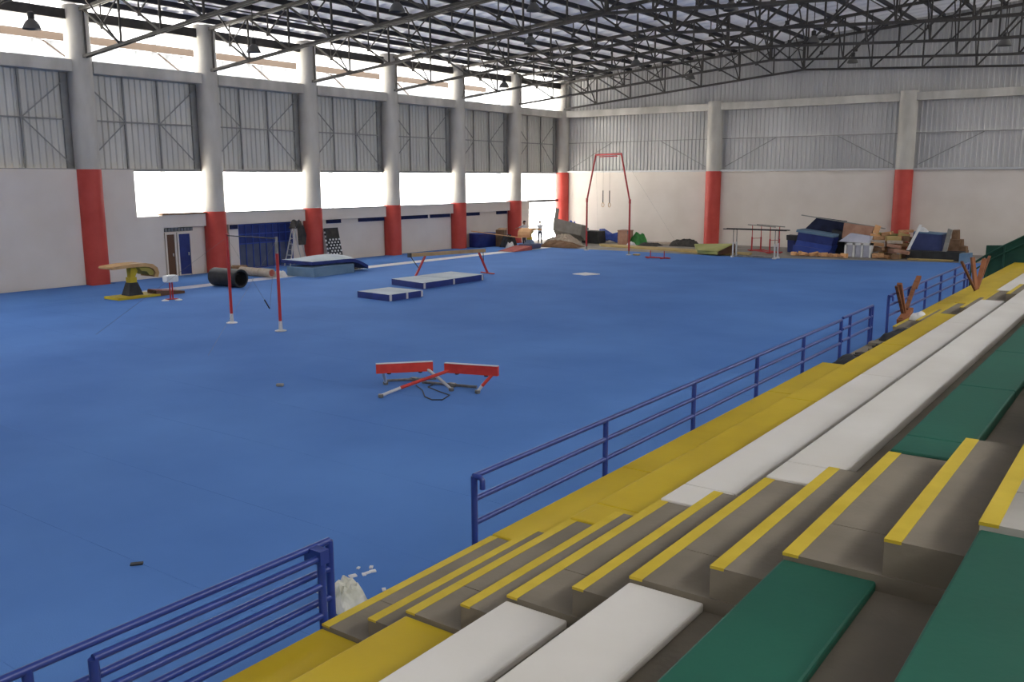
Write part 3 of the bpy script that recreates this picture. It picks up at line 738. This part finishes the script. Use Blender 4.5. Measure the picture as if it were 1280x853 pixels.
for i in range(7):
    MB().hull([PL(-.5, .25+i*.22, -.05), PL(-.45, .25+i*.22, -.05), PL(-.45, .35+i*.22, -.05), PL(-.5, .35+i*.22, -.05)], [PL(-.5, .25+i*.22, .05), PL(-.45, .25+i*.22, .05), PL(-.45, .35+i*.22, .05), PL(-.5, .35+i*.22, .05)]).build('white_dot', WHITEP, t)
a = onz(585, 310, Zc)
t = thing('blue_box', 'large blue foam block standing by the wall near the gate', 'foam block', (.7, 26.4, Zc))
MB().span((.2, 25.5, Zc), (1.1, 27.4, Zc+.9), .04).build('block', NAVY, t, True)
MB().span((.2, 25.48, Zc+.86), (1.12, 27.42, Zc+.92), .02).build('top_cover', BLUEV, t, True)
# barrier tape
pa = onx(583, 288, 1.0); pts = [onx(589, 289, .5), ony(652, 297.5, 26)]
tag(MB().path([V3((p.x, p.y, p.z)) for p in pts], .03, 6).build('long_wooden_pole', PEACH), 'pale wooden pole resting on the blue foam block', 'pole')

# things at the gate
p = onz(646, 313.5, Zc); t = thing('ramp_board', 'low red ramp board on the carpet near the gate', 'ramp', root_at(p, Zc))
MB().hull([p+V3((x, y, 0)) for x, y in ((-.7, -1.0), (.5, -1.0), (.5, .9), (-.7, .9))], [p+V3((x, y, .02 if y < 0 else .26)) for x, y in ((-.7, -1.0), (.5, -1.0), (.5, .9), (-.7, .9))]).build('wedge', mat('faded_red', (186, 104, 96), .9, (170, 88, 82), 3, 4), t)
MB().hull([p+V3((x, .88, z)) for x, z in ((-.7, 0), (.5, 0), (.5, .24), (-.7, .24))], [p+V3((x, .95, z)) for x, z in ((-.7, 0), (.5, 0), (.5, .24), (-.7, .24))]).build('end_board', REDD, t)
p = onz(662, 311, Zc)
vault(root_at(p), 'peach-topped vault table on yellow and blue-grey pads near the gate', PEACH, mat('slate_pad', (86, 90, 120), .8), YPAD, mat('pale_blue_metal', (120, 140, 170), .6), s=.75, plate=False, flip=-1)
for (px, py, sx, h, m_, nm, lb, sd) in ((628, 309, .6, .9, BROWN, 'cardboard_box', None, 0),):
    p = onz(px, py, Zc)+V3((-.5, .55, 0)); t = thing('cardboard_box', 'tall brown cardboard box leaning by the column near the gate', 'box', root_at(p, Zc))
    MB().box(p+V3((0, 0, .55)), (.6, .5, 1.1), rz(.3)).build('box_body', m_, t)
    MB().box(p+V3((0, .1, 1.13)), (.6, .5, .02), rz(.3) @ Matrix.Rotation(.2, 3, 'X')).build('flap', m_, t)
p = onz(636, 309, Zc)
crumple('black_bag', 'black bag heaped before the column near the gate', 'bag', root_at(p, Zc), .9, .9, .95, BLACK, 52)
crumple('white_bag', 'white bag against the brown cardboard box', 'bag', root_at(onz(633, 310, Zc), Zc)+V3((.5, -.3, 0)), .5, .5, .45, WHITEP, 53)

# people
def person(label, base, height, face, shirt, pants, arms):
    s = height/1.75; base = V3(base); R = rz(face)
    J = {'pel': (0, 0, .95), 'spine': (0, 0, 1.15), 'chest': (0, 0, 1.35), 'neck': (0, 0, 1.5), 'head0': (0, .01, 1.57), 'head1': (0, .03, 1.66), 'head2': (0, .01, 1.74)}
    rad = {'pel': .15, 'spine': .13, 'chest': .16, 'neck': .055, 'head0': .07, 'head1': .1, 'head2': .07}
    E_ = [('pel', 'spine'), ('spine', 'chest'), ('chest', 'neck'), ('neck', 'head0'), ('head0', 'head1'), ('head1', 'head2')]
    for sd, sg in (('l', -1), ('r', 1)):
        leg = [('hip', (.1*sg, 0, .9), .11), ('kn', (.11*sg, .03, .5), .075), ('an', (.12*sg, -.02, .09), .045), ('toe', (.13*sg, .16, .04), .04)]
        prev = 'pel'
        for nm, q, r_ in leg: J[nm+sd] = q; rad[nm+sd] = r_; E_.append((prev, nm+sd)); prev = nm+sd
        el, wr, hd = arms[0 if sg < 0 else 1]
        prev = 'chest'
        for nm, q, r_ in [('sh', (.19*sg, 0, 1.42), .06), ('el', el, .045), ('wr', wr, .035), ('hd', hd, .04)]: J[nm+sd] = q; rad[nm+sd] = r_; E_.append((prev, nm+sd)); prev = nm+sd
        wv = V3(J['wr'+sd]); hv = V3(J['hd'+sd]); dv = (hv-wv).normalized(); sv = V3((0, 0, 1)).cross(dv)
        sv = sv.normalized() if sv.length > .1 else V3((0, 1, 0))
        for k in range(4):
            J['f%d%s' % (k, sd)] = hv+dv*(.09 if k in (1, 2) else .075)+sv*(k-1.5)*.022; rad['f%d%s' % (k, sd)] = .009; E_.append(('hd'+sd, 'f%d%s' % (k, sd)))
        J['th'+sd] = hv+dv*.02+sv*.06; rad['th'+sd] = .01; E_.append(('hd'+sd, 'th'+sd))
    names = list(J); me = bpy.data.meshes.new('person')
    me.from_pydata([tuple(R @ (V3(J[n_])*s)) for n_ in names], [(names.index(a), names.index(b_)) for a, b_ in E_], [])
    o = bpy.data.objects.new('person', me); COL.objects.link(o)
    md = o.modifiers.new('skin', 'SKIN'); md.use_smooth_shade = True
    for i, n_ in enumerate(names):
        sk = me.skin_vertices[0].data[i]; sk.radius = (rad[n_]*s, rad[n_]*s); sk.use_root = n_ == 'pel'
    o.modifiers.new('sub', 'SUBSURF').levels = 1
    bpy.context.view_layer.update()
    me2 = bpy.data.meshes.new_from_object(o.evaluated_get(bpy.context.evaluated_depsgraph_get()))
    o.modifiers.clear(); o.data = me2; bpy.data.meshes.remove(me)
    me2.materials.clear()
    for m_ in (SKIN, shirt, pants, SHOE): me2.materials.append(m_)
    Ri = R.inverted()
    for pl in me2.polygons:
        c = Ri @ (pl.center/s); pl.use_smooth = True
        arm_low = min((c-V3(J['wrl'])).length, (c-V3(J['wrr'])).length, (c-V3(J['hdl'])).length, (c-V3(J['hdr'])).length) < .2
        pl.material_index = 3 if c.z < .08 else 2 if c.z < .95 and not arm_low else 0 if (c.z > 1.5 or arm_low) else 1
    o.location = base; tag(o, label, 'person')
    hc = base+R @ (V3((0, -.005, 1.7))*s)
    mb = MB(); mb.lathe([(.115*s*math.cos(a), .1*s*math.sin(a)) for a in [RAD(-8+i*14) for i in range(8)]], hc, 14); h_ = mb.build('hair', HAIR, o, True)
    # face: eyes, nose, mouth
    for sg in (-1, 1): MB().box(base+R @ (V3((.035*sg, .125, 1.655))*s), (.02*s, .01*s, .012*s)).build('eye', HAIR, o)
    MB().box(base+R @ (V3((0, .135, 1.63))*s), (.022*s, .03*s, .04*s), R).build('nose', SKIN, o)
    MB().box(base+R @ (V3((0, .122, 1.595))*s), (.05*s, .01*s, .01*s), R).build('mouth', mat('lips', (120, 66, 60), .6), o)
    return o
hang = lambda sg: ((.26*sg, .0, 1.15), (.27*sg, .08, .9), (.27*sg, .1, .82))
outa = lambda sg: ((.42*sg, .1, 1.3), (.62*sg, .25, 1.2), (.7*sg, .28, 1.18))
person('person in white shirt and dark trousers standing in the open gateway', root_at(onz(675, 305, 0)), 1.55, RAD(-140), SHIRTW, PANTS, (outa(-1), outa(1)))
person('person in pale shirt standing behind the peach vault table', root_at(onz(655.5, 306.5, Zc), Zc), 1.6, RAD(160), SHIRTG, PANTS, (hang(-1), outa(1)))

# rings frame
p1, p2 = onz(733, 313, Zc), onz(786, 319, Zc); d = (p2-p1).normalized(); Wd = (p2-p1).length
t = thing('rings_frame', 'tall red gymnastic rings frame with narrowing top before the end wall', 'rings frame', root_at((p1+p2)/2, Zc))
mid = (p1+p2)/2; H = 5.82
for s in (-1, 1):
    f = mid+d*(s*Wd/2); k_ = f+V3((0, 0, 3.1)); tp = mid+d*(s*Wd*.295)+V3((0, 0, H))
    MB().tube(f+V3((0, 0, .25)), k_, .055, n=10).build('upright', REDD, t, True)
    MB().tube(f, f+V3((0, 0, .3)), .05, n=10).build('upright_foot', GREYM, t, True)
    MB().lathe([(.16, 0), (.16, .03), (.06, .05)], f, 14).build('foot_plate', LMET, t, True)
    MB().tube(k_, tp, .05, n=10).build('upper_arm', REDD, t, True)
    MB().lathe([(.07, -.12), (.07, .12)], k_, 10).build('joint_sleeve', REDD, t, True)
    MB().box(f+V3((0, 0, 1.3))+d*(-s*.12), (.08, .08, .2)).build('winch', GREYM, t)
MB().tube(mid-d*(Wd*.295)+V3((0, 0, H)), mid+d*(Wd*.295)+V3((0, 0, H)), .06, n=10).build('top_bar', REDD, t, True)
MB().tube(mid-d*(Wd*.2)+V3((0, 0, H-.12)), mid+d*(Wd*.2)+V3((0, 0, H-.12)), .03, n=8).build('swivel_bar', REDD, t, True)
ringbase = [(755, 258), (764, 258)]
for s in (-1, 1):
    tpt = mid+d*(s*.33-.15)+V3((0, 0, H-.13)); rc = V3((tpt.x, tpt.y, 2.88))
    MB().tube(tpt, rc+V3((0, 0, .85)), .004, n=5).build('cable', DARKM, t)
    MB().bar(rc+V3((0, 0, .12)), rc+V3((0, 0, .85)), .05, .02, (0, 1, 0)).build('strap', DGREY, t)
    MB().path([rc+d*(.125*math.cos(a))+V3((0, 0, .125*math.sin(a))) for a in [2*math.pi*i/20 for i in range(20)]], .016, 8, True).build('ring', TAN, t, True)
for s, q in ((-1, (-1.8, 3.5)), (1, (2.2, 3.8))):
    f = mid+d*(s*Wd*.295)+V3((0, 0, H)); MB().tube(f, V3((f.x+q[0], f.y+q[1], .03)), .003, n=5).build('guy_cable', GREYM, t)
# low red stand and white sheet
p = onz(822, 323, Zc); t = thing('low_red_stand', 'low red floor stand with two short uprights on carpet', 'stand', root_at(p, Zc))
MB().bar(p+V3((-.75, 0, .04)), p+V3((.75, 0, .04)), .14, .06).build('base_bar', REDD, t)
for s in (-.45, .4):
    MB().tube(p+V3((s, 0, .06)), p+V3((s, 0, .42)), .025).build('upright', REDD, t, True); MB().bar(p+V3((s, -.4, .03)), p+V3((s, .4, .03)), .08, .05).build('foot', REDD, t)
p = onz(732, 343, Zc); tag(MB().slab([(p.x+a, p.y+b_) for a, b_ in ((-.5, -.35), (.3, -.5), (.6, .3), (-.3, .5))], Zc+.001, Zc+.03).build('white_sheet', WHITEP), 'small white sheet lying flat alone on the open carpet', 'sheet')
p = onz(790, 319, Zc); tag(MB().box(root_at(p+V3((.3, 0, 0)), Zc+.04), (.35, .3, .08), None, .02).build('ochre_pad', OCHRE), 'small ochre pad at the foot of the rings frame', 'pad')

# parallel bars
def pbars(label, a, b, gap, h, railm, postm, feetm, base=True):
    a = V3(a); b = V3(b); d = (b-a).normalized(); nrm = V3((-d.y, d.x, 0)); L = (b-a).length
    t = thing('parallel_bars', label, 'parallel bars', root_at((a+b)/2, Zc))
    for s in (-1, 1):
        o_ = nrm*(s*gap/2)
        MB().tube(root_at(a+o_, h), root_at(b+o_, h), .03, n=10).build('rail', railm, t, True)
        for f in (.17, .83):
            q = root_at(a+d*(L*f)+o_, Zc)
            MB().tube(q, root_at(q, h*.55), .045, n=10).build('post', postm, t, True)
            MB().tube(root_at(q, h*.55), root_at(q, h), .025, n=8).build('inner_post', postm if feetm is not LMET else GREYM, t, True)
            MB().lathe([(.12, 0), (.12, .04), (.05, .08)], q+nrm*s*.02, 12).build('foot', feetm, t, True)
        MB().bar(root_at(a+d*L*.17+o_, Zc+.06), root_at(a+d*L*.83+o_, Zc+.06), .06, .06).build('base_rail', GREYM if feetm is LMET else postm, t)
    for f in (.17, .83):
        MB().bar(root_at(a+d*L*f-nrm*gap*.9, Zc+.06), root_at(a+d*L*f+nrm*gap*.9, Zc+.06), .08, .06).build('cross_base', LMET if feetm is LMET else postm, t)
        MB().bar(root_at(a+d*L*f-nrm*gap*.5, h*.5), root_at(a+d*L*f+nrm*gap*.5, h*.5), .03, .03).build('tie', postm, t)
pbars('low parallel bars with dark rails on pale posts', ony(906, 294, 28.1), ony(985, 297, 28.1), .5, 1.6, DARKM, LMET, LMET)
a = ony(941, 278, 33.2); b = ony(975, 287, 31.3)
pbars('taller parallel bars with red posts by the end wall', a, b, .62, (a.z+b.z)/2, GREYM, REDD, REDD)

# ------------------------------------------------------------------ heaps along the end wall
def pt(px, py, Y): return ony(px, py, Y)
def lump(name, label, cat, px0, px1, ytop, Y, dy, material, seed, zb=.0, group=None):
    a = ony(px0, ytop, Y); b = ony(px1, ytop, Y); h = max(.1, (a.z+b.z)/2-zb)
    return crumple(name, label, cat, (((a.x+b.x)/2), Y, zb), b.x-a.x, dy, h*1.25, material, seed, 0, group, 14)
def quadbox(name, label, cat, corners, Y, dy, material, lean=0.0, group=None):
    # corners in photo pixels on plane y=Y; thickness dy away from the camera, lean shifts the top back
    P = [pt(px, py, Y) for (px, py) in corners]
    lo = min(p.z for p in P); sh = max(0.02-lo, 0) if lo < .02 else 0
    P = [V3((p.x, p.y+lean*(p.z-lo), p.z+sh)) for p in P]
    o = MB().hull(P, [p+V3((0, dy, 0)) for p in P])
    if label is None: return o
    return tag(o.build(name, material), label, cat, group)
lump('brown_rug', 'rolled brown rug heap nearest the open gate', 'rug', 678, 722, 302, 29.2, 1.6, BROWN, 61, Zc)
lump('grey_blanket', 'beige grey blankets heaped on brown rug by the corner', 'blanket', 686, 722, 295, 31.2, 1.6, BEIGE, 62)
a = pt(693, 290, 33.0); b = pt(729, 300, 33.0)
t = thing('grey_slab', 'grey foam slab leaning over the heap in the corner', 'foam slab', (a.x, 33, 0))
MB().hull([(pt(693, 300, 33).x, 32.8, .9), (pt(728, 303, 33).x, 32.8, .55), (pt(729, 292, 33).x, 32.8, 1.3), (pt(694, 287, 33).x, 32.8, 1.75)], [(pt(693, 300, 33).x, 33.5, .1), (pt(728, 303, 33).x, 33.5, .1), (pt(729, 292, 33).x, 33.5, 1.2), (pt(694, 287, 33).x, 33.5, 1.6)]).build('slab', GREYB, t)
MB().box((pt(695, 280, 33.1).x, 33.2, 2.0), (.25, .1, .8), Matrix.Rotation(.15, 3, 'Y')).build('torn_corner', GREYB, t)
lump('blue_bundle', 'blue and white plastic bundle on top of the corner heap', 'bundle', 704, 726, 280, 35.4, 1.0, BLUET, 63)
quadbox('black_mat', 'black folded mat between grey slab and blue tarp', 'mat', [(727, 306), (749, 307), (748, 292), (729, 291)], 33.4, .9, BLACK)
quadbox('blue_tarp', 'sagging blue tarpaulin mat behind the rings frame', 'tarp', [(750, 304), (760, 301), (771, 305), (771, 292), (760, 295), (748, 288)], 34.7, .7, BLUET, .15)
x0 = pt(773, 300, 33.6).x; x1 = pt(785, 300, 33.6).x
t = thing('cardboard_box', 'square brown cardboard box beside the green tarp', 'box', ((x0+x1)/2, 33.8, 0))
MB().span((x0, 33.5, .0), (x1, 34.3, .95)).build('box_body', PINKB, t); MB().span((x0-.02, 33.48, .9), (x1+.02, 34.32, .97)).build('lid', PINKB, t)
lump('green_tarp', 'green tarp bundle on dark sacks by the end wall', 'tarp', 791, 806, 292, 34.4, 1.2, GREENT, 66)
lump('white_bundle', 'small white bundle between box and green tarp', 'bundle', 785, 793, 303, 32.8, .6, WHITEP, 67)
lump('dark_sack', 'dark sacks lying right of the green tarp', 'sack', 800, 824, 304, 33.6, 1.0, DGREY, 68)
lump('folded_rug', 'grey patterned rug heap behind the ochre carpet edge', 'rug', 815, 842, 303, 35.6, 1.0, BEIGE, 69)
lump('black_rug', 'black and grey folded rug before the end wall column', 'rug', 840, 872, 300, 34.6, 1.2, DGREY, 70)
# ochre edge strip along carpet and olive carpet
a = pt(745, 305, 30.5)
tag(MB().slab([(pt(745, 308, 30.6).x, 31.2), onz(935, 321, 0).xy[:], (onz(940, 318, 0).x, onz(940, 318, 0).y), (pt(745, 304, 32).x, 32.4)], .002, .1).build('ochre_carpet', OCHRE), 'long ochre carpet strip along the edge of blue carpet', 'carpet')
c1 = onz(872, 317, .1); c2 = onz(897, 318.5, .1); c3 = onz(919, 309, .1); c4 = onz(868, 307, .1)
t = thing('olive_carpet', 'folded olive green carpet pile with dark end before the column', 'carpet', root_at((c1+c3)/2, .1))
MB().hull([c1, c2, onz(917, 316, .1), c4], [onz(872, 313, .3), onz(896, 314, .3), onz(918, 304.5, .7), onz(868, 305, .5)]).build('carpet_fold', OLIVE, t)
MB().hull([onz(897, 318.5, .1), onz(918, 316, .1), onz(918, 305, .7), onz(898, 314.5, .3)], [onz(897, 318.5, .1)+V3((.06, 0, 0)), onz(918, 316, .1)+V3((.06, 0, 0)), onz(918, 305, .66)+V3((.06, 0, 0)), onz(898, 314.5, .28)+V3((.06, 0, 0))]).build('dark_end', BROWNP, t)

# debris heap on the right of the end wall
YD = 33.0
for i, (c, y_, m_) in enumerate((([(992, 311), (1036, 319), (1040, 308), (996, 300)], 32.2, BLUEV), ([(996, 300), (1039, 308), (1042, 298), (998, 290)], 32.25, NAVY), ([(995, 290), (1041, 297), (1042, 294), (996, 287)], 32.2, GBLUE))):
    t = tag(quadbox('x', None, None, c, y_, 1.4, m_).build('foam_block', m_), ['lowest tilted blue foam block of the debris heap stack', 'middle navy foam block of the tilted debris heap stack', 'thin grey-blue mat topping the tilted blue block stack'][i], 'foam block', None)
quadbox('foam_block', 'blue foam block lying under the tilted blue stack', 'foam block', [(990, 322), (1036, 324), (1036, 318), (991, 311)], 32.1, 1.2, BLUEV)
quadbox('small_blue_box', 'small blue box with black lid left of the blue stack', 'box', [(984, 319), (993, 320), (993, 301), (984, 300)], 32.9, .6, NAVY)
quadbox('black_slab', 'black foam slab lying on the small blue box', 'foam slab', [(983, 300), (996, 301), (996, 295), (983, 294)], 32.85, .7, BLACK)
quadbox('navy_mat', 'large dark navy mat leaning atop the debris heap', 'mat', [(1004, 288), (1050, 300), (1056, 277), (1020, 272)], 33.7, .35, NAVYD, .15)
quadbox('dark_mat', 'dark mat between blue stack and white shelf', 'mat', [(1036, 321), (1058, 323), (1058, 296), (1040, 292)], 33.3, .5, BLACK)  # black slab filling the space between stack and shelf
o = MB().bar(pt(1002, 269, 33.6), pt(1107, 286, 33.4), .12, .05).build('long_plank', GREYB); tag(o, 'long grey plank lying across the top of debris heap', 'plank')
quadbox('pinkish_panel', 'pinkish brown panel lying over the debris heap', 'panel', [(1052, 298), (1086, 300), (1092, 284), (1054, 279)], 33.2, .3, PINKB, .2)
quadbox('grey_sheet', 'pale grey plastic sheet draped above the white shelf', 'sheet', [(1048, 302), (1086, 304), (1088, 296), (1062, 292)], 32.0, .5, LILAC, .2)
t = thing('white_shelf', 'white shelf unit of three upright panels in debris heap', 'shelf', root_at(pt(1072, 325, 31.6), .0))
Ys = 31.6
xa, xb = pt(1056, 320, Ys).x, pt(1087, 320, Ys).x; zt = pt(1072, 304, Ys).z
for i in range(4):
    x = xa+(xb-xa)*i/3; MB().span((x-.05, Ys, .02), (x+.05, Ys+.5, zt)).build('upright', WHITEP, t)
for i in range(3):
    x = xa+(xb-xa)*(i+.5)/3; MB().span((x-.14, Ys+.1, .02), (x+.14, Ys+.2, zt)).build('panel', LILAC, t)
MB().span((xa-.05, Ys, zt-.12), (xb+.05, Ys+.5, zt)).build('top_board', WHITEP, t)
rnd = random.Random(11)
def plank(px, py, Y, L, w_, h_, ang, tilt, m_, lab, grp):
    c = pt(px, py, Y); R = rz(ang) @ Matrix.Rotation(tilt, 3, 'Y')
    ext = abs(math.sin(tilt))*L/2+h_/2
    if c.z-ext < .02: c.z = .02+ext
    tag(MB().box(c, (L, w_, h_), R, min(w_, h_)*.08).build('broken_board', m_), lab, 'board', grp)
xh0, xh1 = pt(1094, 320, 32.4).x, pt(1128, 320, 32.4).x
placed = []
for i in range(260):     # boards dropped one on another, so none runs through its neighbour
    if len(placed) >= 48: break
    u = i/259; mid = (xh0+xh1)/2; half = (xh1-xh0)/2+.1
    cx_ = mid+rnd.uniform(-1, 1)*half; cy_ = 31.4+rnd.uniform(0, 2.2)
    L, w_, h_ = rnd.uniform(.4, .85), rnd.uniform(.18, .36), rnd.uniform(.14, .3); an = rnd.uniform(-.7, .7); tl = rnd.uniform(-.22, .22)
    R = rz(an) @ Matrix.Rotation(tl, 3, 'Y')
    ex = [sum(abs(R[r_][c_])*d_/2 for c_, d_ in enumerate((L, w_, h_))) for r_ in range(3)]
    zb = .012
    for (q, e) in placed:
        if abs(q[0]-cx_) < ex[0]+e[0]-.12 and abs(q[1]-cy_) < ex[1]+e[1]-.12: zb = max(zb, q[2]+e[2]*.9)
    if zb+2*ex[2] > min(.45+.5*(cy_-31.4), .5+len(placed)*.04): continue
    c = V3((cx_, cy_, zb+ex[2])); placed.append((c, ex))
    tag(MB().box(c, (L, w_, h_), R, min(w_, h_)*.08).build('broken_board', rnd.choice([WOOD, WOOD, BEIGE, PINKB, BROWN, OCHRE])), 'broken wooden board in heap between white shelf and navy box', 'board', 'broken boards in debris heap')
for i in range(16):
    px = 992+i*4.2; plank(px, 322.5+rnd.uniform(-.6, .8)+i*.1, 30.9, rnd.uniform(.25, .5), .18, rnd.uniform(.1, .24), rnd.uniform(-1, 1), rnd.uniform(-.2, .2), WOOD if i % 3 else PEACH, 'pale wood offcut along the front of the blue stack', 'wood offcuts before blue stack')
for (q0, q1, w_) in (((1094, 292), (1098, 282), .3), ((1088, 295), (1100, 297), .3)):
    tag(MB().bar(pt(*q0, 33.3), pt(*q1, 33.3), .12, w_).build('wood_block', PEACH), 'pale wooden block on top of heap beside long plank', 'block', 'pale blocks on the heap')
quadbox('olive_roll', 'olive rolled mat on top of broken boards', 'mat', [(1095, 300), (1118, 301), (1120, 293), (1097, 291)], 33.6, .5, OLIVE)
o = MB().bar(pt(1133, 316, 32.25), pt(1151, 281, 32.5), .08, .14).build('white_plank', WHITEP); tag(o, 'white plank leaning on the navy box of debris heap', 'plank')
t = thing('navy_box', 'large navy foam box on black base in debris heap', 'foam block', root_at(pt(1156, 320, 32.6), .5))
c = [(1137, 318), (1176, 320), (1178, 293), (1142, 290)]
quadbox('x', None, None, c, 32.6, 1.3, NAVY).build('foam_body', mat('navy_faded', (52, 62, 104), .7, (62, 72, 116), 2, 4), t)
c2 = [(1142, 291), (1178, 294), (1178, 292.5), (1142, 289.5)]
quadbox('x', None, None, c2, 32.58, 1.32, NAVY).build('top_edge', GBLUE, t)
quadbox('black_platform', 'black platform with board edge under the navy box', 'platform', [(1132, 327), (1202, 331), (1202, 320), (1132, 317)], 32.0, 2.0, BLACK)
quadbox('thin_board', 'thin ochre board lying before the black platform', 'board', [(1134, 329), (1190, 331.5), (1190, 330), (1134, 327.5)], 31.5, .4, OCHRE)
crumple('white_cloth', 'small white cloth on top of the navy box', 'cloth', pt(1152, 291, 33.0)+V3((0, .2, 0)), .6, .5, .3, WHITEP, 81)
quadbox('grey_board', 'grey board leaning against the right of navy box', 'board', [(1176, 322), (1181, 322), (1190, 288), (1185, 286)], 32.3, .25, GREYB)
for (c, y_, l_) in (([(1183, 319), (1196, 320), (1200, 300), (1186, 299)], 33.0, 'brown carton standing lowest in the stack right of grey board'), ([(1189, 301), (1197, 301), (1197, 288), (1190, 288)], 33.2, 'tall narrow brown carton on top of the carton stack'), ([(1195, 318), (1208, 320), (1207, 309), (1197, 307)], 33.1, 'dull brown carton at the end of the debris heap'), ([(1196, 308), (1202, 308), (1202, 300), (1197, 300)], 33.3, 'small brown carton wedged above the end carton')):
    quadbox('brown_carton', l_, 'carton', c, y_, .7, BROWN)
quadbox('pale_blue_block', 'pale blue block behind the end of the blue railing', 'block', [(1198, 333), (1212, 334), (1212, 321), (1199, 321)], 30.6, .8, GBLUE)

# ------------------------------------------------------------------ litter on the carpet
p = onz(431, 758, Zc); crumple('plastic_bag', 'crumpled pale plastic bag beside the railing end', 'bag', root_at(p, Zc), .46, .38, .3, mat('clear_plastic', (196, 196, 180), .5, (220, 218, 206), 8, 3), 91)
for (px, py, s) in ((441, 721, .06), (455, 719, .04), (460, 717, .04), (466, 715, .05), (464, 710, .04), (480, 738, .04), (448, 711, .03), (399, 741, .05)):
    p = onz(px, py, Zc); tag(MB().box(p+V3((0, 0, .008)), (s*1.4, s, .016), rz(px)).build('paper_scrap', WHITEP), 'tiny pale paper scrap on the carpet near the plastic bag', 'paper scrap', 'paper scraps by the plastic bag')
p = onz(350, 483, Zc); tag(MB().box(p+V3((0, 0, .03)), (.16, .1, .06), rz(.6), .02).build('crumpled_cup', GREYB), 'small crumpled grey cup alone on the open carpet', 'cup')
p = onz(171, 706, Zc); tag(MB().box(p+V3((0, 0, .01)), (.14, .07, .02), rz(.9), .004).build('dark_scrap', BLACK), 'small dark scrap on the carpet before near railing', 'scrap')
